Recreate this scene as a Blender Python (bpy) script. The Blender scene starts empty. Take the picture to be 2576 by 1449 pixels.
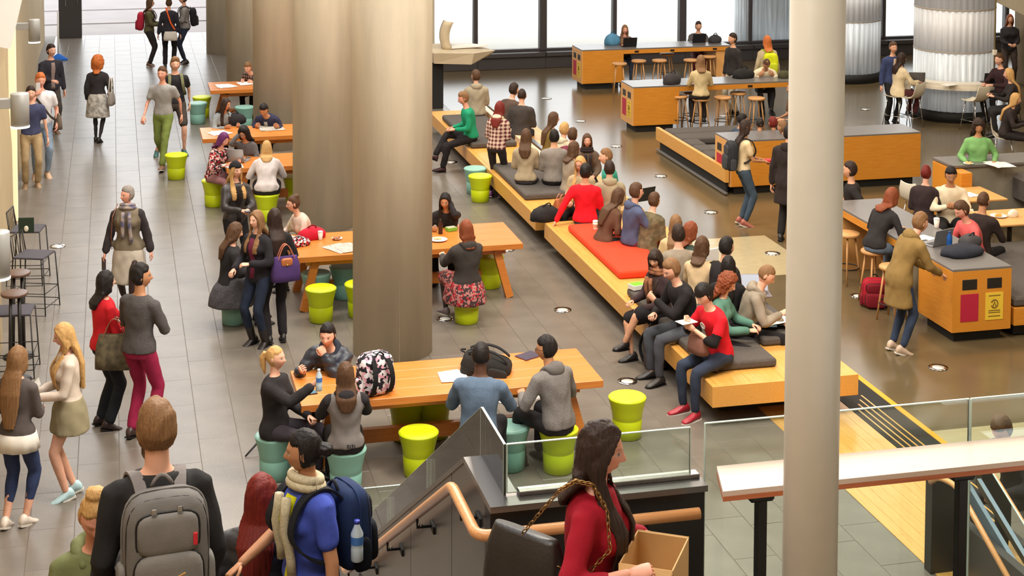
import bpy, bmesh, random
import numpy as np
from math import *
from mathutils import Vector, Matrix
random.seed(7); np.random.seed(7)
SC = bpy.context.scene
COL = SC.collection
# ------------------------------------------------------------------ camera
# world: +y runs along the hall (columns, benches), +x across it; metres; floor at z = 0
W, H, F, CAMH = 2576, 1449, 4100.0, 6.6
PITCH, YAW, ROLL = radians(3.3), atan(1005/4100.0), radians(0.2)
PPY = -500 + F*tan(PITCH)
FWD = Vector((sin(YAW)*cos(PITCH), cos(YAW)*cos(PITCH), -sin(PITCH)))
_r = Vector((cos(YAW), -sin(YAW), 0)); _u = _r.cross(FWD)
RIGHT = _r*cos(ROLL)+_u*sin(ROLL); UP = _u*cos(ROLL)-_r*sin(ROLL)
CAM = Vector((0, 0, CAMH))
cd = bpy.data.cameras.new('camera'); cam = bpy.data.objects.new('camera', cd); COL.objects.link(cam)
cam.matrix_world = Matrix(((RIGHT.x, UP.x, -FWD.x, 0), (RIGHT.y, UP.y, -FWD.y, 0), (RIGHT.z, UP.z, -FWD.z, CAMH), (0, 0, 0, 1)))
cd.sensor_width = 36; cd.lens = 36*F/W; cd.shift_y = -(H/2-PPY)/W
cd.clip_end = 400
SC.camera = cam
def at(px, py, z=0.0):
    """the point at height z that the photograph shows at (px, py)"""
    d = RIGHT*((px-W/2)/F)-UP*((py-PPY)/F)+FWD
    return CAM+d*((z-CAMH)/d.z)
def depth_pt(px, py, dep):
    return CAM+(RIGHT*((px-W/2)/F)-UP*((py-PPY)/F)+FWD)*dep
def proj(p):
    d = Vector(p)-CAM; k = d.dot(FWD)
    return (W/2+F*d.dot(RIGHT)/k, PPY-F*d.dot(UP)/k, k)
# ------------------------------------------------------------------ sky, lights, exposure
wd = bpy.data.worlds.new('overcast_sky'); SC.world = wd; wd.use_nodes = True
wd.node_tree.nodes['Background'].inputs[0].default_value = (0.96, 0.98, 1.0, 1)
wd.node_tree.nodes['Background'].inputs[1].default_value = 3.0
SC.view_settings.view_transform = 'Standard'; SC.view_settings.look = 'None'
SC.view_settings.exposure = 0.0; SC.view_settings.gamma = 1.0; SC.view_settings.use_curve_mapping = False
SC.cycles.use_denoising = True
SC.cycles.max_bounces = 6; SC.cycles.diffuse_bounces = 3; SC.cycles.glossy_bounces = 3
SC.cycles.transmission_bounces = 4; SC.cycles.transparent_max_bounces = 10
SC.cycles.caustics_reflective = False; SC.cycles.caustics_refractive = False
SC.cycles.sample_clamp_indirect = 4.0
def area(name, loc, sx, sy, power, color, rot=(0, 0, 0)):
    l = bpy.data.lights.new(name, 'AREA'); l.shape = 'RECTANGLE'; l.size = sx; l.size_y = sy
    l.energy = power; l.color = color
    o = bpy.data.objects.new(name, l); o.location = loc; o.rotation_euler = rot; COL.objects.link(o); return o
CEIL = 9.0
for i, (x, y, p, c) in enumerate([
        (-.6, 4.5, 260, (1, .94, .84)), (2.4, 12, 400, (1, .93, .84)), (6.4, 11, 460, (1, .93, .82)),
        (1.8, 20, 260, (1, .95, .86)), (1.8, 28, 320, (1, .96, .88)), (5.2, 14, 540, (1, .91, .78)), (5.5, 21, 450, (1, .90, .76)), (5.5, 29, 420, (1, .92, .8)),
        (11, 13, 190, (1, .86, .66)), (11, 21, 250, (1, .86, .66)), (11, 29, 330, (1, .89, .74)),
        (16.5, 17, 190, (1, .86, .66)), (16.5, 25, 300, (1, .88, .7)), (17, 33, 380, (1, .93, .84))]):
    area('ceiling_fill_light', (x, y, CEIL-.12), 2.2, 2.2, p, c)  # unseen overhead fill, several added to brighten the columns and figures
# ------------------------------------------------------------------ materials
def s2l(c):
    if max(c) > 1.0: c = [v/255 for v in c]
    return tuple((v/12.92 if v <= .04045 else ((v+.055)/1.055)**2.4) for v in c)
MATS = {}
def mat(name, color, rough=.6, metal=0., var=0., vscale=8., bump=0., bscale=60., spec=.5, stretch=(1, 1, 1), emit=None, coat=0.):
    if name in MATS: return MATS[name]
    m = bpy.data.materials.new(name); m.use_nodes = True; MATS[name] = m
    nt = m.node_tree; b = nt.nodes['Principled BSDF']; L = nt.links
    c = s2l(color)
    b.inputs['Base Color'].default_value = (*c, 1); b.inputs['Roughness'].default_value = rough
    b.inputs['Metallic'].default_value = metal; b.inputs['Specular IOR Level'].default_value = spec
    if coat: b.inputs['Coat Weight'].default_value = coat; b.inputs['Coat Roughness'].default_value = .12
    if emit:
        b.inputs['Emission Color'].default_value = (*c, 1); b.inputs['Emission Strength'].default_value = emit
    if var or bump:
        tc = nt.nodes.new('ShaderNodeTexCoord'); mp = nt.nodes.new('ShaderNodeMapping')
        L.new(tc.outputs['Object'], mp.inputs[0]); mp.inputs['Scale'].default_value = stretch
    if var:
        n = nt.nodes.new('ShaderNodeTexNoise'); n.inputs['Scale'].default_value = vscale; n.inputs['Detail'].default_value = 5
        L.new(mp.outputs[0], n.inputs['Vector'])
        mx = nt.nodes.new('ShaderNodeMix'); mx.data_type = 'RGBA'
        mx.inputs[6].default_value = (*[max(0, v*(1-var)) for v in c], 1); mx.inputs[7].default_value = (*[min(1, v*(1+var)) for v in c], 1)
        rg = nt.nodes.new('ShaderNodeMapRange'); rg.inputs[1].default_value = .3; rg.inputs[2].default_value = .7
        L.new(n.outputs[0], rg.inputs[0]); L.new(rg.outputs[0], mx.inputs[0]); L.new(mx.outputs[2], b.inputs['Base Color'])
    if bump:
        n2 = nt.nodes.new('ShaderNodeTexNoise'); n2.inputs['Scale'].default_value = bscale; n2.inputs['Detail'].default_value = 3
        L.new(mp.outputs[0], n2.inputs['Vector'])
        bp = nt.nodes.new('ShaderNodeBump'); bp.inputs['Strength'].default_value = bump; bp.inputs['Distance'].default_value = .02
        L.new(n2.outputs[0], bp.inputs['Height']); L.new(bp.outputs[0], b.inputs['Normal'])
    return m
def wood(name, c1, c2, rough=.35, axis=0, scale=3.0, coat=0., fine=30):
    """timber: grain drawn out along one axis"""
    if name in MATS: return MATS[name]
    m = bpy.data.materials.new(name); m.use_nodes = True; MATS[name] = m
    nt = m.node_tree; b = nt.nodes['Principled BSDF']; L = nt.links
    b.inputs['Roughness'].default_value = rough
    tc = nt.nodes.new('ShaderNodeTexCoord'); mp = nt.nodes.new('ShaderNodeMapping')
    st = [fine, fine, fine]; st[axis] = 1.2; mp.inputs['Scale'].default_value = st
    L.new(tc.outputs['Object'], mp.inputs[0])
    n = nt.nodes.new('ShaderNodeTexNoise'); n.inputs['Scale'].default_value = scale; n.inputs['Detail'].default_value = 6; n.inputs['Distortion'].default_value = .4
    L.new(mp.outputs[0], n.inputs['Vector'])
    r = nt.nodes.new('ShaderNodeValToRGB'); r.color_ramp.elements[0].color = (*s2l(c1), 1); r.color_ramp.elements[1].color = (*s2l(c2), 1)
    r.color_ramp.elements[0].position = .3; r.color_ramp.elements[1].position = .7
    L.new(n.outputs[0], r.inputs[0]); L.new(r.outputs[0], b.inputs['Base Color'])
    if coat: b.inputs['Coat Weight'].default_value = coat; b.inputs['Coat Roughness'].default_value = .15
    return m
def glass(name, tint=(.93, .97, .95), refl=.9, gloss=.02, ior=1.5):
    """thin architectural glass: see-through with a Fresnel reflection"""
    if name in MATS: return MATS[name]
    m = bpy.data.materials.new(name); m.use_nodes = True; MATS[name] = m
    nt = m.node_tree; nt.nodes.remove(nt.nodes['Principled BSDF']); L = nt.links
    t = nt.nodes.new('ShaderNodeBsdfTransparent'); t.inputs[0].default_value = (*tint, 1)
    g = nt.nodes.new('ShaderNodeBsdfGlossy'); g.inputs['Roughness'].default_value = gloss
    f = nt.nodes.new('ShaderNodeFresnel'); f.inputs[0].default_value = ior
    mu = nt.nodes.new('ShaderNodeMath'); mu.operation = 'MULTIPLY'; mu.inputs[1].default_value = refl; L.new(f.outputs[0], mu.inputs[0])
    x = nt.nodes.new('ShaderNodeMixShader'); L.new(mu.outputs[0], x.inputs[0]); L.new(t.outputs[0], x.inputs[1]); L.new(g.outputs[0], x.inputs[2])
    L.new(x.outputs[0], nt.nodes['Material Output'].inputs[0]); return m
M_tile = mat('floor_tile', (112, 104, 95), .30, var=.13, vscale=3, bump=.05, bscale=45)
M_grout = mat('tile_grout', (104, 97, 89), .6)
M_polish = mat('polished_floor', (98, 84, 60), .19, var=.10, vscale=1.6, spec=.42)
M_conc = mat('raw_concrete', (204, 193, 172), .8, var=.12, vscale=3.5, bump=.12, bscale=40, stretch=(1, 1, .16))
M_beige = mat('beige_wall', (180, 160, 126), .8, var=.05, vscale=1.2)
M_recess = mat('tan_recess', (158, 130, 94), .85)
M_white = mat('white_paint', (232, 230, 224), .6)
M_pole = mat('cream_enamel', (212, 206, 192), .38, var=.03, vscale=5)
M_dark = mat('dark_frame', (62, 58, 60), .45)
M_black = mat('black_satin', (26, 24, 24), .4, bump=.05)
M_blackm = mat('black_plinth', (20, 19, 18), .7)
M_steel = mat('brushed_steel', (150, 148, 146), .32, metal=.9, var=.1, vscale=6, stretch=(6, 6, .2))
M_bronze = mat('dark_metal_panel', (78, 74, 72), .32, metal=.35, var=.12, vscale=2, stretch=(1, 1, .2))
M_coping = mat('grey_coping', (104, 102, 102), .3, metal=.55)
M_oakply = wood('oak_veneer', (196, 124, 34), (216, 146, 52), .42, axis=0)
M_oaklit = wood('oak_veneer_daylit', (214, 156, 88), (224, 170, 106), .45, axis=2)  # oak veneer lightened: daylight on the left bin faces put into the colour
M_bench = wood('bench_timber', (206, 146, 66), (224, 168, 88), .38, axis=1)
M_table = wood('table_timber', (194, 112, 44), (212, 134, 62), .3, axis=0)
M_rail = wood('rail_timber', (214, 150, 96), (228, 170, 116), .28, axis=0)
M_bamboo = wood('bamboo_floor', (206, 152, 74), (222, 172, 96), .3, axis=1)
M_leanrail = wood('skylit_rail_timber', (222, 198, 182), (230, 208, 194), .3, axis=0)  # rail top paler than its edge: sky reflection put into the timber colour
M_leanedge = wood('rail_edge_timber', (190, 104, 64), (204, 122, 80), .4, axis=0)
M_stoolwood = wood('stool_timber', (190, 138, 84), (206, 156, 100), .45, axis=2)
M_grey = mat('grey_laminate', (112, 108, 106), .3, var=.04, vscale=4)
M_cush = mat('charcoal_felt', (82, 76, 72), .95, var=.12, vscale=30, bump=.25, bscale=180)
M_red = mat('orange_red_felt', (226, 62, 26), .92, var=.08, vscale=30, bump=.25, bscale=180)
M_lime = mat('lime_plastic', (190, 208, 10), .42, var=.04, vscale=3)
M_limet = mat('lime_seat', (206, 218, 14), .4)
M_teal = mat('teal_plastic', (126, 176, 164), .45, var=.04, vscale=3)
M_tealt = mat('teal_seat', (142, 188, 176), .42)
M_glass = glass('balustrade_glass', (.86, .93, .90), 1.0)
M_pane = glass('window_glass', (.97, .98, .98), .8)
M_edge = mat('glass_edge', (196, 216, 208), .2)
M_poly = None
M_paper = mat('white_paper', (238, 236, 230), .7)
M_print = mat('newsprint', (176, 170, 160), .8, var=.35, vscale=28)
M_wire = mat('black_wire', (44, 42, 42), .4, metal=.4)
M_brownseat = mat('dark_brown_seat', (92, 66, 52), .4)
M_chrome = mat('chrome', (190, 190, 190), .15, metal=1.)
M_whplas = mat('white_plastic', (226, 218, 200), .4)
M_sconce = mat('grey_lamp_metal', (164, 164, 162), .45, metal=.2)
M_glow = mat('lamp_glow', (255, 250, 238), .5, emit=3.0)
M_slit = mat('light_slit', (246, 226, 184), .5, emit=.5)
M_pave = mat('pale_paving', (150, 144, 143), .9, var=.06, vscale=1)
# ------------------------------------------------------------------ mesh helpers
class MB:
    """collects shapes; build() links them as ONE mesh object"""
    def __init__(s): s.v = []; s.f = []; s.m = []; s.sm = []
    def add(s, vs, fs, mi=0, smooth=False, xf=None):
        o = len(s.v)
        if xf is not None: vs = [xf @ Vector(p) for p in vs]
        s.v += [tuple(p) for p in vs]
        for f in fs: s.f.append(tuple(i+o for i in f)); s.m.append(mi); s.sm.append(smooth)
        return s
    def box(s, lo, hi, b=.006, mi=0, xf=None):
        """box with chamfered edges"""
        lo = Vector(lo); hi = Vector(hi); c = (lo+hi)/2; h = (hi-lo)/2
        b = min(b, *(abs(v)*.45 for v in h))
        vs = []; idx = {}
        for sx in (-1, 1):
            for sy in (-1, 1):
                for sz in (-1, 1):
                    for ax in range(3):
                        p = [sx*(h.x-b), sy*(h.y-b), sz*(h.z-b)]; p[ax] = (sx, sy, sz)[ax]*h[ax]
                        idx[(sx, sy, sz, ax)] = len(vs); vs.append(c+Vector(p))
        fs = []
        for ax in range(3):
            o = [a for a in range(3) if a != ax]
            for sg in (-1, 1):
                q = []
                for (a, bb) in ((-1, -1), (1, -1), (1, 1), (-1, 1)):
                    k = [0, 0, 0]; k[ax] = sg; k[o[0]] = a; k[o[1]] = bb; q.append(idx[(*k, ax)])
                fs.append(q)
            for a in (-1, 1):      # edge chamfers running along ax
                for bb in (-1, 1):
                    k1 = [0, 0, 0]; k2 = [0, 0, 0]; k1[ax] = -1; k2[ax] = 1
                    for k in (k1, k2): k[o[0]] = a; k[o[1]] = bb
                    fs.append([idx[(*k1, o[0])], idx[(*k2, o[0])], idx[(*k2, o[1])], idx[(*k1, o[1])]])
        for sx in (-1, 1):
            for sy in (-1, 1):
                for sz in (-1, 1): fs.append([idx[(sx, sy, sz, a)] for a in range(3)])
        # outward orientation
        out = []
        for f in fs:
            p = [vs[i] for i in f]; n = (p[1]-p[0]).cross(p[2]-p[0]); ctr = sum(p, Vector())/len(p)-c
            out.append(f if n.dot(ctr) > 0 else f[::-1])
        return s.add(vs, out, mi, False, xf)
    def rings(s, rings, mi=0, cap=True, smooth=True, xf=None):
        """loft through closed rings of equal count"""
        n = len(rings[0]); vs = [p for r in rings for p in r]; fs = []
        for i in range(len(rings)-1):
            for j in range(n): fs.append((i*n+j, i*n+(j+1) % n, (i+1)*n+(j+1) % n, (i+1)*n+j))
        if cap: fs.append(tuple(range(n))[::-1]); fs.append(tuple(range((len(rings)-1)*n, len(rings)*n)))
        return s.add(vs, fs, mi, smooth, xf)
    def lathe(s, prof, c=(0, 0, 0), n=24, mi=0, smooth=True, cap=True):
        R = [[(c[0]+r*cos(2*pi*j/n), c[1]+r*sin(2*pi*j/n), c[2]+z) for j in range(n)] for r, z in prof]
        return s.rings(R, mi, cap, smooth)
    def tube(s, pts, r, n=8, mi=0, smooth=True, cap=True):
        """round bar along a path; r is one radius or one per point"""
        pts = [Vector(p) for p in pts]; k = len(pts); rr = r if isinstance(r, (list, tuple)) else [r]*k
        R = []; ref = None
        for i in range(k):
            t = (pts[min(i+1, k-1)]-pts[max(i-1, 0)]).normalized()
            if ref is None: ref = Vector((0, 0, 1)) if abs(t.z) < .9 else Vector((1, 0, 0))
            a = (ref-t*ref.dot(t)).normalized(); b = t.cross(a); ref = a
            R.append([pts[i]+(a*cos(2*pi*j/n)+b*sin(2*pi*j/n))*rr[i] for j in range(n)])
        return s.rings(R, mi, cap, smooth)
    def bar(s, a, b, w, h, mi=0, up=(0, 0, 1)):
        """straight bar of rectangular section w (sideways) by h"""
        a = Vector(a); b = Vector(b); t = (b-a).normalized(); u = Vector(up); x = t.cross(u).normalized(); u = x.cross(t)
        q = [(-1, -1), (1, -1), (1, 1), (-1, 1)]
        return s.rings([[p+x*(i*w/2)+u*(j*h/2) for i, j in q] for p in (a, b)], mi, True, False)
    def prism(s, poly, z0, z1, mi=0):
        """extrude a plan outline (counter-clockwise) from z0 to z1"""
        return s.rings([[(x, y, z) for x, y in poly] for z in (z0, z1)], mi, True, False)
    def ell(s, c, r, n=12, k=8, mi=0, xf=None):
        R = [[(c[0]+r[0]*sin(pi*(i+.02)/(k+.04))*cos(2*pi*j/n), c[1]+r[1]*sin(pi*(i+.02)/(k+.04))*sin(2*pi*j/n), c[2]-r[2]*cos(pi*(i+.02)/(k+.04))) for j in range(n)] for i in range(k+1)]
        return s.rings(R, mi, True, True, xf)
    def mesh(s, name, mats):
        me = bpy.data.meshes.new(name); me.from_pydata(s.v, [], s.f)
        for m in (mats if isinstance(mats, (list, tuple)) else [mats]): me.materials.append(m)
        me.polygons.foreach_set('material_index', s.m); me.polygons.foreach_set('use_smooth', s.sm); me.update(); return me
    def build(s, name, mats, parent=None, loc=None):
        o = bpy.data.objects.new(name, s.mesh(name, mats)); COL.objects.link(o)
        if parent: o.parent = parent
        if loc is not None: o.location = loc
        return o
def tag(o, label=None, cat=None, group=None, kind=None):
    if label: o['label'] = label
    if cat: o['category'] = cat
    if group: o['group'] = group
    if kind: o['kind'] = kind
    return o
def thing(name, label, cat, loc=(0, 0, 0), rz=0, group=None):
    o = bpy.data.objects.new(name, None); COL.objects.link(o); o.empty_display_size = .1
    o.location = loc; o.rotation_euler = (0, 0, rz); return tag(o, label, cat, group)
def struct(o): o['kind'] = 'structure'; return o
def dup(root, loc, rz=0, label=None, group=None):
    r = root.copy(); COL.objects.link(r); r.location = loc; r.rotation_euler = (0, 0, rz)
    if label: r['label'] = label
    if group: r['group'] = group
    for ch in list(root.children):
        c = ch.copy(); COL.objects.link(c); c.parent = r
        for g in list(ch.children):
            d = g.copy(); COL.objects.link(d); d.parent = c
    return r
# ------------------------------------------------------------------ floors
XS = 6.95                                       # the tiled hall meets the polished concrete here
fl = struct(MB().box((-2.4, 2, -.3), (XS, 47, -.004), .001).build('floor', M_grout))
TW, TL = .40, .80
tiles = []
i = 0; x = -1.6
while x < XS-.01:
    x1 = min(x+TW, XS); y = 9.6-(i % 2)*TL/2-(i % 3)*.1
    while y < 46.9:
        tiles.append((x, x1, y, min(y+TL, 46.95))); y += TL
    x += TW; i += 1
def vis(t):
    px, py, k = proj(((t[0]+t[1])/2, (t[2]+t[3])/2, 0)); return -10 < px < W+10 and -10 < py < H+25
tiles.sort(key=lambda t: t[2])
near = [t for t in tiles if vis(t)][:290]; nearset = set(near)
tm = {}
def tile_mesh(w, l):
    k = (round(w, 3), round(l, 3))
    if k not in tm: tm[k] = MB().box((.002, .002, -.02), (w-.002, l-.002, 0), .0025).mesh('tile', M_tile)
    return tm[k]
for t in near:
    o = bpy.data.objects.new('tile', tile_mesh(t[1]-t[0], t[3]-t[2])); COL.objects.link(o)
    o.location = (t[0], t[2], random.uniform(-.0006, .0006)); o.parent = fl
b = MB()
for t in tiles:
    if t not in nearset: b.box((t[0]+.002, t[2]+.002, -.02), (t[1]-.002, t[3]-.002, random.uniform(-.0006, .0006)), .0025)
tag(b.build('tile_field', M_tile, fl), kind='stuff')
struct(MB().box((XS, 2, -.3), (26, 39, 0), .001).build('floor', M_polish))
bam = MB()                                      # inlaid timber walkway, board by board
bamboo = tag(thing('timber_floor_strip', 'honey coloured bamboo floorboards laid beside the glass balustrade', 'flooring', (6.78, 11.4, 0)), kind='structure')
for k in range(8):
    y = 0
    w = .955/8
    for L0 in ((1.1, 1.9, 1.5, .9) if k % 2 else (1.7, 1.3, 2.0, .4)):
        MB().box((k*w+.001, y+.001, 0), (k*w+w-.001, y+L0-.001, .006), .0015).build('plank', M_bamboo, bamboo); y += L0
st = tag(thing('tactile_strip', 'dark rubber strips with timber lines and a yellow edge set in the floor', 'floor strip', (7.74, 11.6, 0)), kind='structure')
MB().box((0, 0, 0), (.49, 6.4, .008), .002).build('rubber_strip', M_blackm, st)
for k in range(4): MB().box((.06+k*.075, 0, .008), (.078+k*.075, 4.4+.12*k, .011), .001).build('timber_line', M_bamboo, st)
MB().box((.49, 2.2, 0), (.56, 6.4, .012), .002).build('yellow_edge', mat('yellow_edge', (226, 160, 40), .5), st)
# paler rectangles laid on the polished floor
M_band = mat('pale_band', (176, 162, 128), .2, var=.06)
struct(MB().box((8.0, 20.9, 0), (9.6, 22.9, .002), .001).build('floor_band', M_band))
struct(MB().box((8.0, 13.0, 0), (16, 15.25, .002), .001).build('floor_band', M_band))
struct(MB().box((13.4, 23.0, 0), (18, 24.2, .002), .001).build('floor_band', M_band))
# outside ground
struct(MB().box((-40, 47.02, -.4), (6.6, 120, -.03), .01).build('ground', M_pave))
M_sunpave = mat('sunlit_paving', (236, 236, 234), .9, var=.03, vscale=1)  # paving whitened so its colour carries the sunlit glare behind the windows
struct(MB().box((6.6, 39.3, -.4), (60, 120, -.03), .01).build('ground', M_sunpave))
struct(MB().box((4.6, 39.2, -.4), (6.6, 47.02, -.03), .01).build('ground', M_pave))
for k in range(4): struct(MB().box((-6, 49.5+k*3.0, -.03), (7, 60+k*3.0, .0+.03*k), .01).build('ground_step', M_pave))
# ------------------------------------------------------------------ shell
M_ceil = mat('ceiling_paint', (206, 194, 176), .9)
struct(MB().box((2.6, -3, CEIL), (26.5, 48, CEIL+.3), .01).build('ceiling', M_ceil))
struct(MB().box((-3, -3, CEIL), (2.6, 6, CEIL+.3), .01).build('ceiling', M_ceil))
for k in range(14): struct(MB().box((-3, 6+k*3.0, CEIL), (2.6, 6.12+k*3.0, CEIL+.3), .01).build('skylight_bar', M_white))
struct(MB().box((-3, -3.3, 0), (26.5, -3, CEIL), .01).build('wall_near', M_beige))
struct(MB().box((26, -3, 0), (26.3, 39, CEIL), .01).build('wall_right', M_beige))
# left wall: a recessed plane with battered fins standing proud of it
wl = struct(MB().box((-2.7, -3, 0), (-2.05, 46.6, CEIL), .01).build('wall_left', M_recess))
for k, (y0, y1) in enumerate(((10.4, 14.9), (16.6, 20.4), (21.9, 26.3), (27.6, 32.5), (33.6, 38.6), (40.0, 46.2))):
    R = []
    for z, dx in ((0, 0), (1.2, -.01), (2.6, -.1), (4.2, -.03), (6.0, -.14), (CEIL, -.08)):
        dx += (-1.30, -1.36, -1.56, -1.66, -1.74, -1.86)[k]
        R.append([(-2.1, y0-.1, z), (dx-.06, y0, z), (dx, y0+.06, z), (dx+.03*sin(z*1.3+k), (y0+y1)/2, z), (dx, y1-.06, z), (dx-.1, y1, z), (-2.1, y1+.1, z)])
    MB().rings(R, 0, True, False).build('fin', M_beige, wl)
MB().box((-1.62, 26.32, 0), (-1.5, 26.42, 7), .01).build('light_slit', M_slit, wl)
MB().box((-1.62, 20.45, 0), (-1.5, 20.53, 7), .01).build('light_slit', M_slit, wl)
p = depth_pt(-10, 40, 15)
struct(MB().bar(depth_pt(28, -60, 16), depth_pt(-12, 110, 16), .3, .3).build('trim_1', M_white))
# back: dark door leaf, lintel and the open doorway to the daylight
struct(MB().box((-2.4, 46.6, 3.9), (-.88, 47, CEIL), .01).build('wall_back', M_beige))
dr = MB().box((-1.5, 46.5, 0), (-.88, 46.62, 3.9), .01).build('door_1', mat('dark_door', (58, 54, 54), .5, bump=.15, bscale=200)); struct(dr)
MB().box((-1.32, 46.46, .9), (-1.3, 46.5, 1.3), .004).tube([(-1.0, 46.45, .9), (-1.0, 46.45, 1.4)], .015).build('door_handle', M_steel, dr)
struct(MB().box((4.3, 39, 0), (4.6, 46.8, CEIL), .01).build('wall_side', M_conc))
struct(MB().box((4.3, 38.9, 0), (7.6, 39.2, CEIL), .01).build('wall_back_solid', M_conc))
struct(MB().box((7.6, 38.9, 5.0), (26.3, 39.2, CEIL), .01).build('wall_window_head', M_beige))
# window wall: one bay per window, frame > pane, sill
bays = [7.75, 8.64, 10.36, 12.22, 14.03, 15.86, 17.8, 19.6, 21.4, 23.2, 26.0]
for k in range(len(bays)-1):
    x0, x1 = bays[k], bays[k+1]; wide = .09 if k % 2 else .05
    w = MB()
    w.box((x1-wide, 38.92, .42), (x1+wide, 39.12, 5), .008)
    w.box((x0, 38.94, .40), (x1, 39.1, .46), .006).box((x0, 38.94, 4.92), (x1, 39.1, 5), .006)
    wo = struct(w.build('window_%d' % (k+1), M_dark))
    MB().box((x0+.05, 39.02, .46), (x1-.05, 39.035, 4.92), .001).build('pane', M_pane, wo)
    sl = MB().box((x0, 38.72, .0), (x1, 39.15, .40), .01).build('sill', M_dark, wo)
    MB().box((x0+.01, 38.66, .30), (x1-.01, 38.73, .40), .006).build('sill_ledge', M_dark, sl)
# ------------------------------------------------------------------ columns
for k, (x, y, lab) in enumerate(((3.21, 19.05, 'nearest thick round concrete column, standing behind the front timber table'),
                                 (3.13, 25.0, 'second round concrete column back, beside the table with the red bag'),
                                 (3.02, 31.0, 'third round concrete column back, beside the newspaper reader'),
                                 (2.92, 37.0, 'fourth round concrete column back, behind the man in the checked shirt'),
                                 (2.80, 43.0, 'farthest concrete column, short strip seen by the bright doorway'))):
    c = MB().lathe([(.475, 0), (.475, CEIL-.002)], n=64, cap=True)
    o = c.build('concrete_column', M_conc, None, (x, y, 0)); tag(o, lab, 'column', 'row of concrete columns', 'thing')
    if k == 0: MB().box((-.007, -.478, .02), (.007, -.470, .95), .002).build('seam', mat('column_seam', (128, 114, 94), .8), o)
p = at(2602, 205); o = MB().lathe([(.475, 0), (.475, CEIL-.002)], n=48).build('concrete_column', M_conc, None, (p.x, p.y, 0)); tag(o, 'sliver of a concrete column at the right edge behind the curved counter', 'column', None, 'thing')
struct(MB().bar(depth_pt(2490, -34, 35.5), depth_pt(2680, 56, 35.5), 1.2, .5).build('trim_2', M_conc))
pc = depth_pt(2047, 725, 7.0)
o = MB().lathe([(.118, 0), (.118, CEIL-.002)], n=64).build('steel_column', M_pole, None, (pc.x, pc.y, 0))
tag(o, 'slim cream painted steel column crossing the whole view in front of the timber rail', 'column', None, 'thing')
# fluted light columns
def poly_mat(name, lo, hi, emit):
    m = mat(name, lo, .35); nt = m.node_tree; b = nt.nodes['Principled BSDF']; L = nt.links
    tc = nt.nodes.new('ShaderNodeTexCoord'); mp = nt.nodes.new('ShaderNodeMapping'); mp.inputs['Scale'].default_value = (5, 5, .25)
    n = nt.nodes.new('ShaderNodeTexNoise'); n.inputs['Scale'].default_value = 3
    r = nt.nodes.new('ShaderNodeValToRGB'); r.color_ramp.elements[0].color = (*s2l(lo), 1); r.color_ramp.elements[1].color = (*s2l(hi), 1)
    r.color_ramp.elements[0].position = .25; r.color_ramp.elements[1].position = .75
    L.new(tc.outputs['Object'], mp.inputs[0]); L.new(mp.outputs[0], n.inputs['Vector']); L.new(n.outputs[0], r.inputs[0])
    L.new(r.outputs[0], b.inputs['Base Color']); L.new(r.outputs[0], b.inputs['Emission Color']); b.inputs['Emission Strength'].default_value = emit
    return m
M_pu = poly_mat('fluted_polycarbonate', (196, 198, 202), (214, 216, 220), .14)
M_pl = poly_mat('lit_polycarbonate', (176, 184, 192), (232, 240, 248), .16)
def light_column(c, lab, top=CEIL-.01, z1=1.45):
    t = thing('light_column', lab, 'column', (c.x, c.y, 0), 0, 'fluted light columns'); t['kind'] = 'thing'
    MB().lathe([(.86, 0), (.86, .22), (.80, .22)], n=48).build('plinth', M_blackm, t)
    def flute(z0, z1, m, nm):
        n = 40; ring = lambda z, q=1: [((.81+.028*abs(sin(pi*j/4)))*q*cos(2*pi*j/(n*4)), (.81+.028*abs(sin(pi*j/4)))*q*sin(2*pi*j/(n*4)), z) for j in range(n*4)]
        MB().rings([ring(z0), ring(z1)], 0, True, True).build(nm, m, t)
    flute(.22, z1, M_pl, 'lower_panel'); flute(z1+.02, 2.33, M_pu, 'middle_panel'); flute(2.35, top, M_pu, 'upper_panel')
    for z in (z1, 2.33): MB().lathe([(.842, z-.012), (.845, z), (.845, z+.012), (.842, z+.02)], n=48, cap=False).build('band', mat('dotted_band', (170, 160, 146), .5), t)
    return t
c1 = at(2397, 291); light_column(c1, 'round fluted light column with a curved white counter around it')
pl = depth_pt(2440, 100, 33.3)
c2 = at(2124, 197); light_column(c2, 'round fluted light column behind the cream pole, free of furniture')
c3 = depth_pt(1926, 120, 43.6); light_column(Vector((c3.x, c3.y, 0)), 'round fluted light column standing outside the window', 8)
# curved white counter with rods, and its white stools
rc = thing('curved_counter', 'curved white counter wrapped round the fluted light column', 'counter', (c1.x, c1.y, 0))
def arc_slab(r0, r1, a0, a1, z0, z1, n=40):
    R = []
    for i in range(n+1):
        a = radians(a0+(a1-a0)*i/n); R.append([(r0*cos(a), r0*sin(a), z0), (r1*cos(a), r1*sin(a), z0), (r1*cos(a), r1*sin(a), z1), (r0*cos(a), r0*sin(a), z1)])
    return MB().rings(R, 0, True, False)
arc_slab(.87, 1.2, 150, 400, .79, .87).build('counter_top', M_whplas, rc)
arc_slab(1.17, 1.21, 150, 400, .74, .80).build('counter_edge', M_whplas, rc)
MB().tube([(.40, -.94, 1.0), (.40, -.94, 4.5)], .018).build('rod', mat('brass_rod', (150, 130, 90), .4, metal=.6), rc)
MB().box((.36, -.98, 1.42), (.44, -.9, 1.53), .01).build('socket_box', M_whplas, rc)
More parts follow.
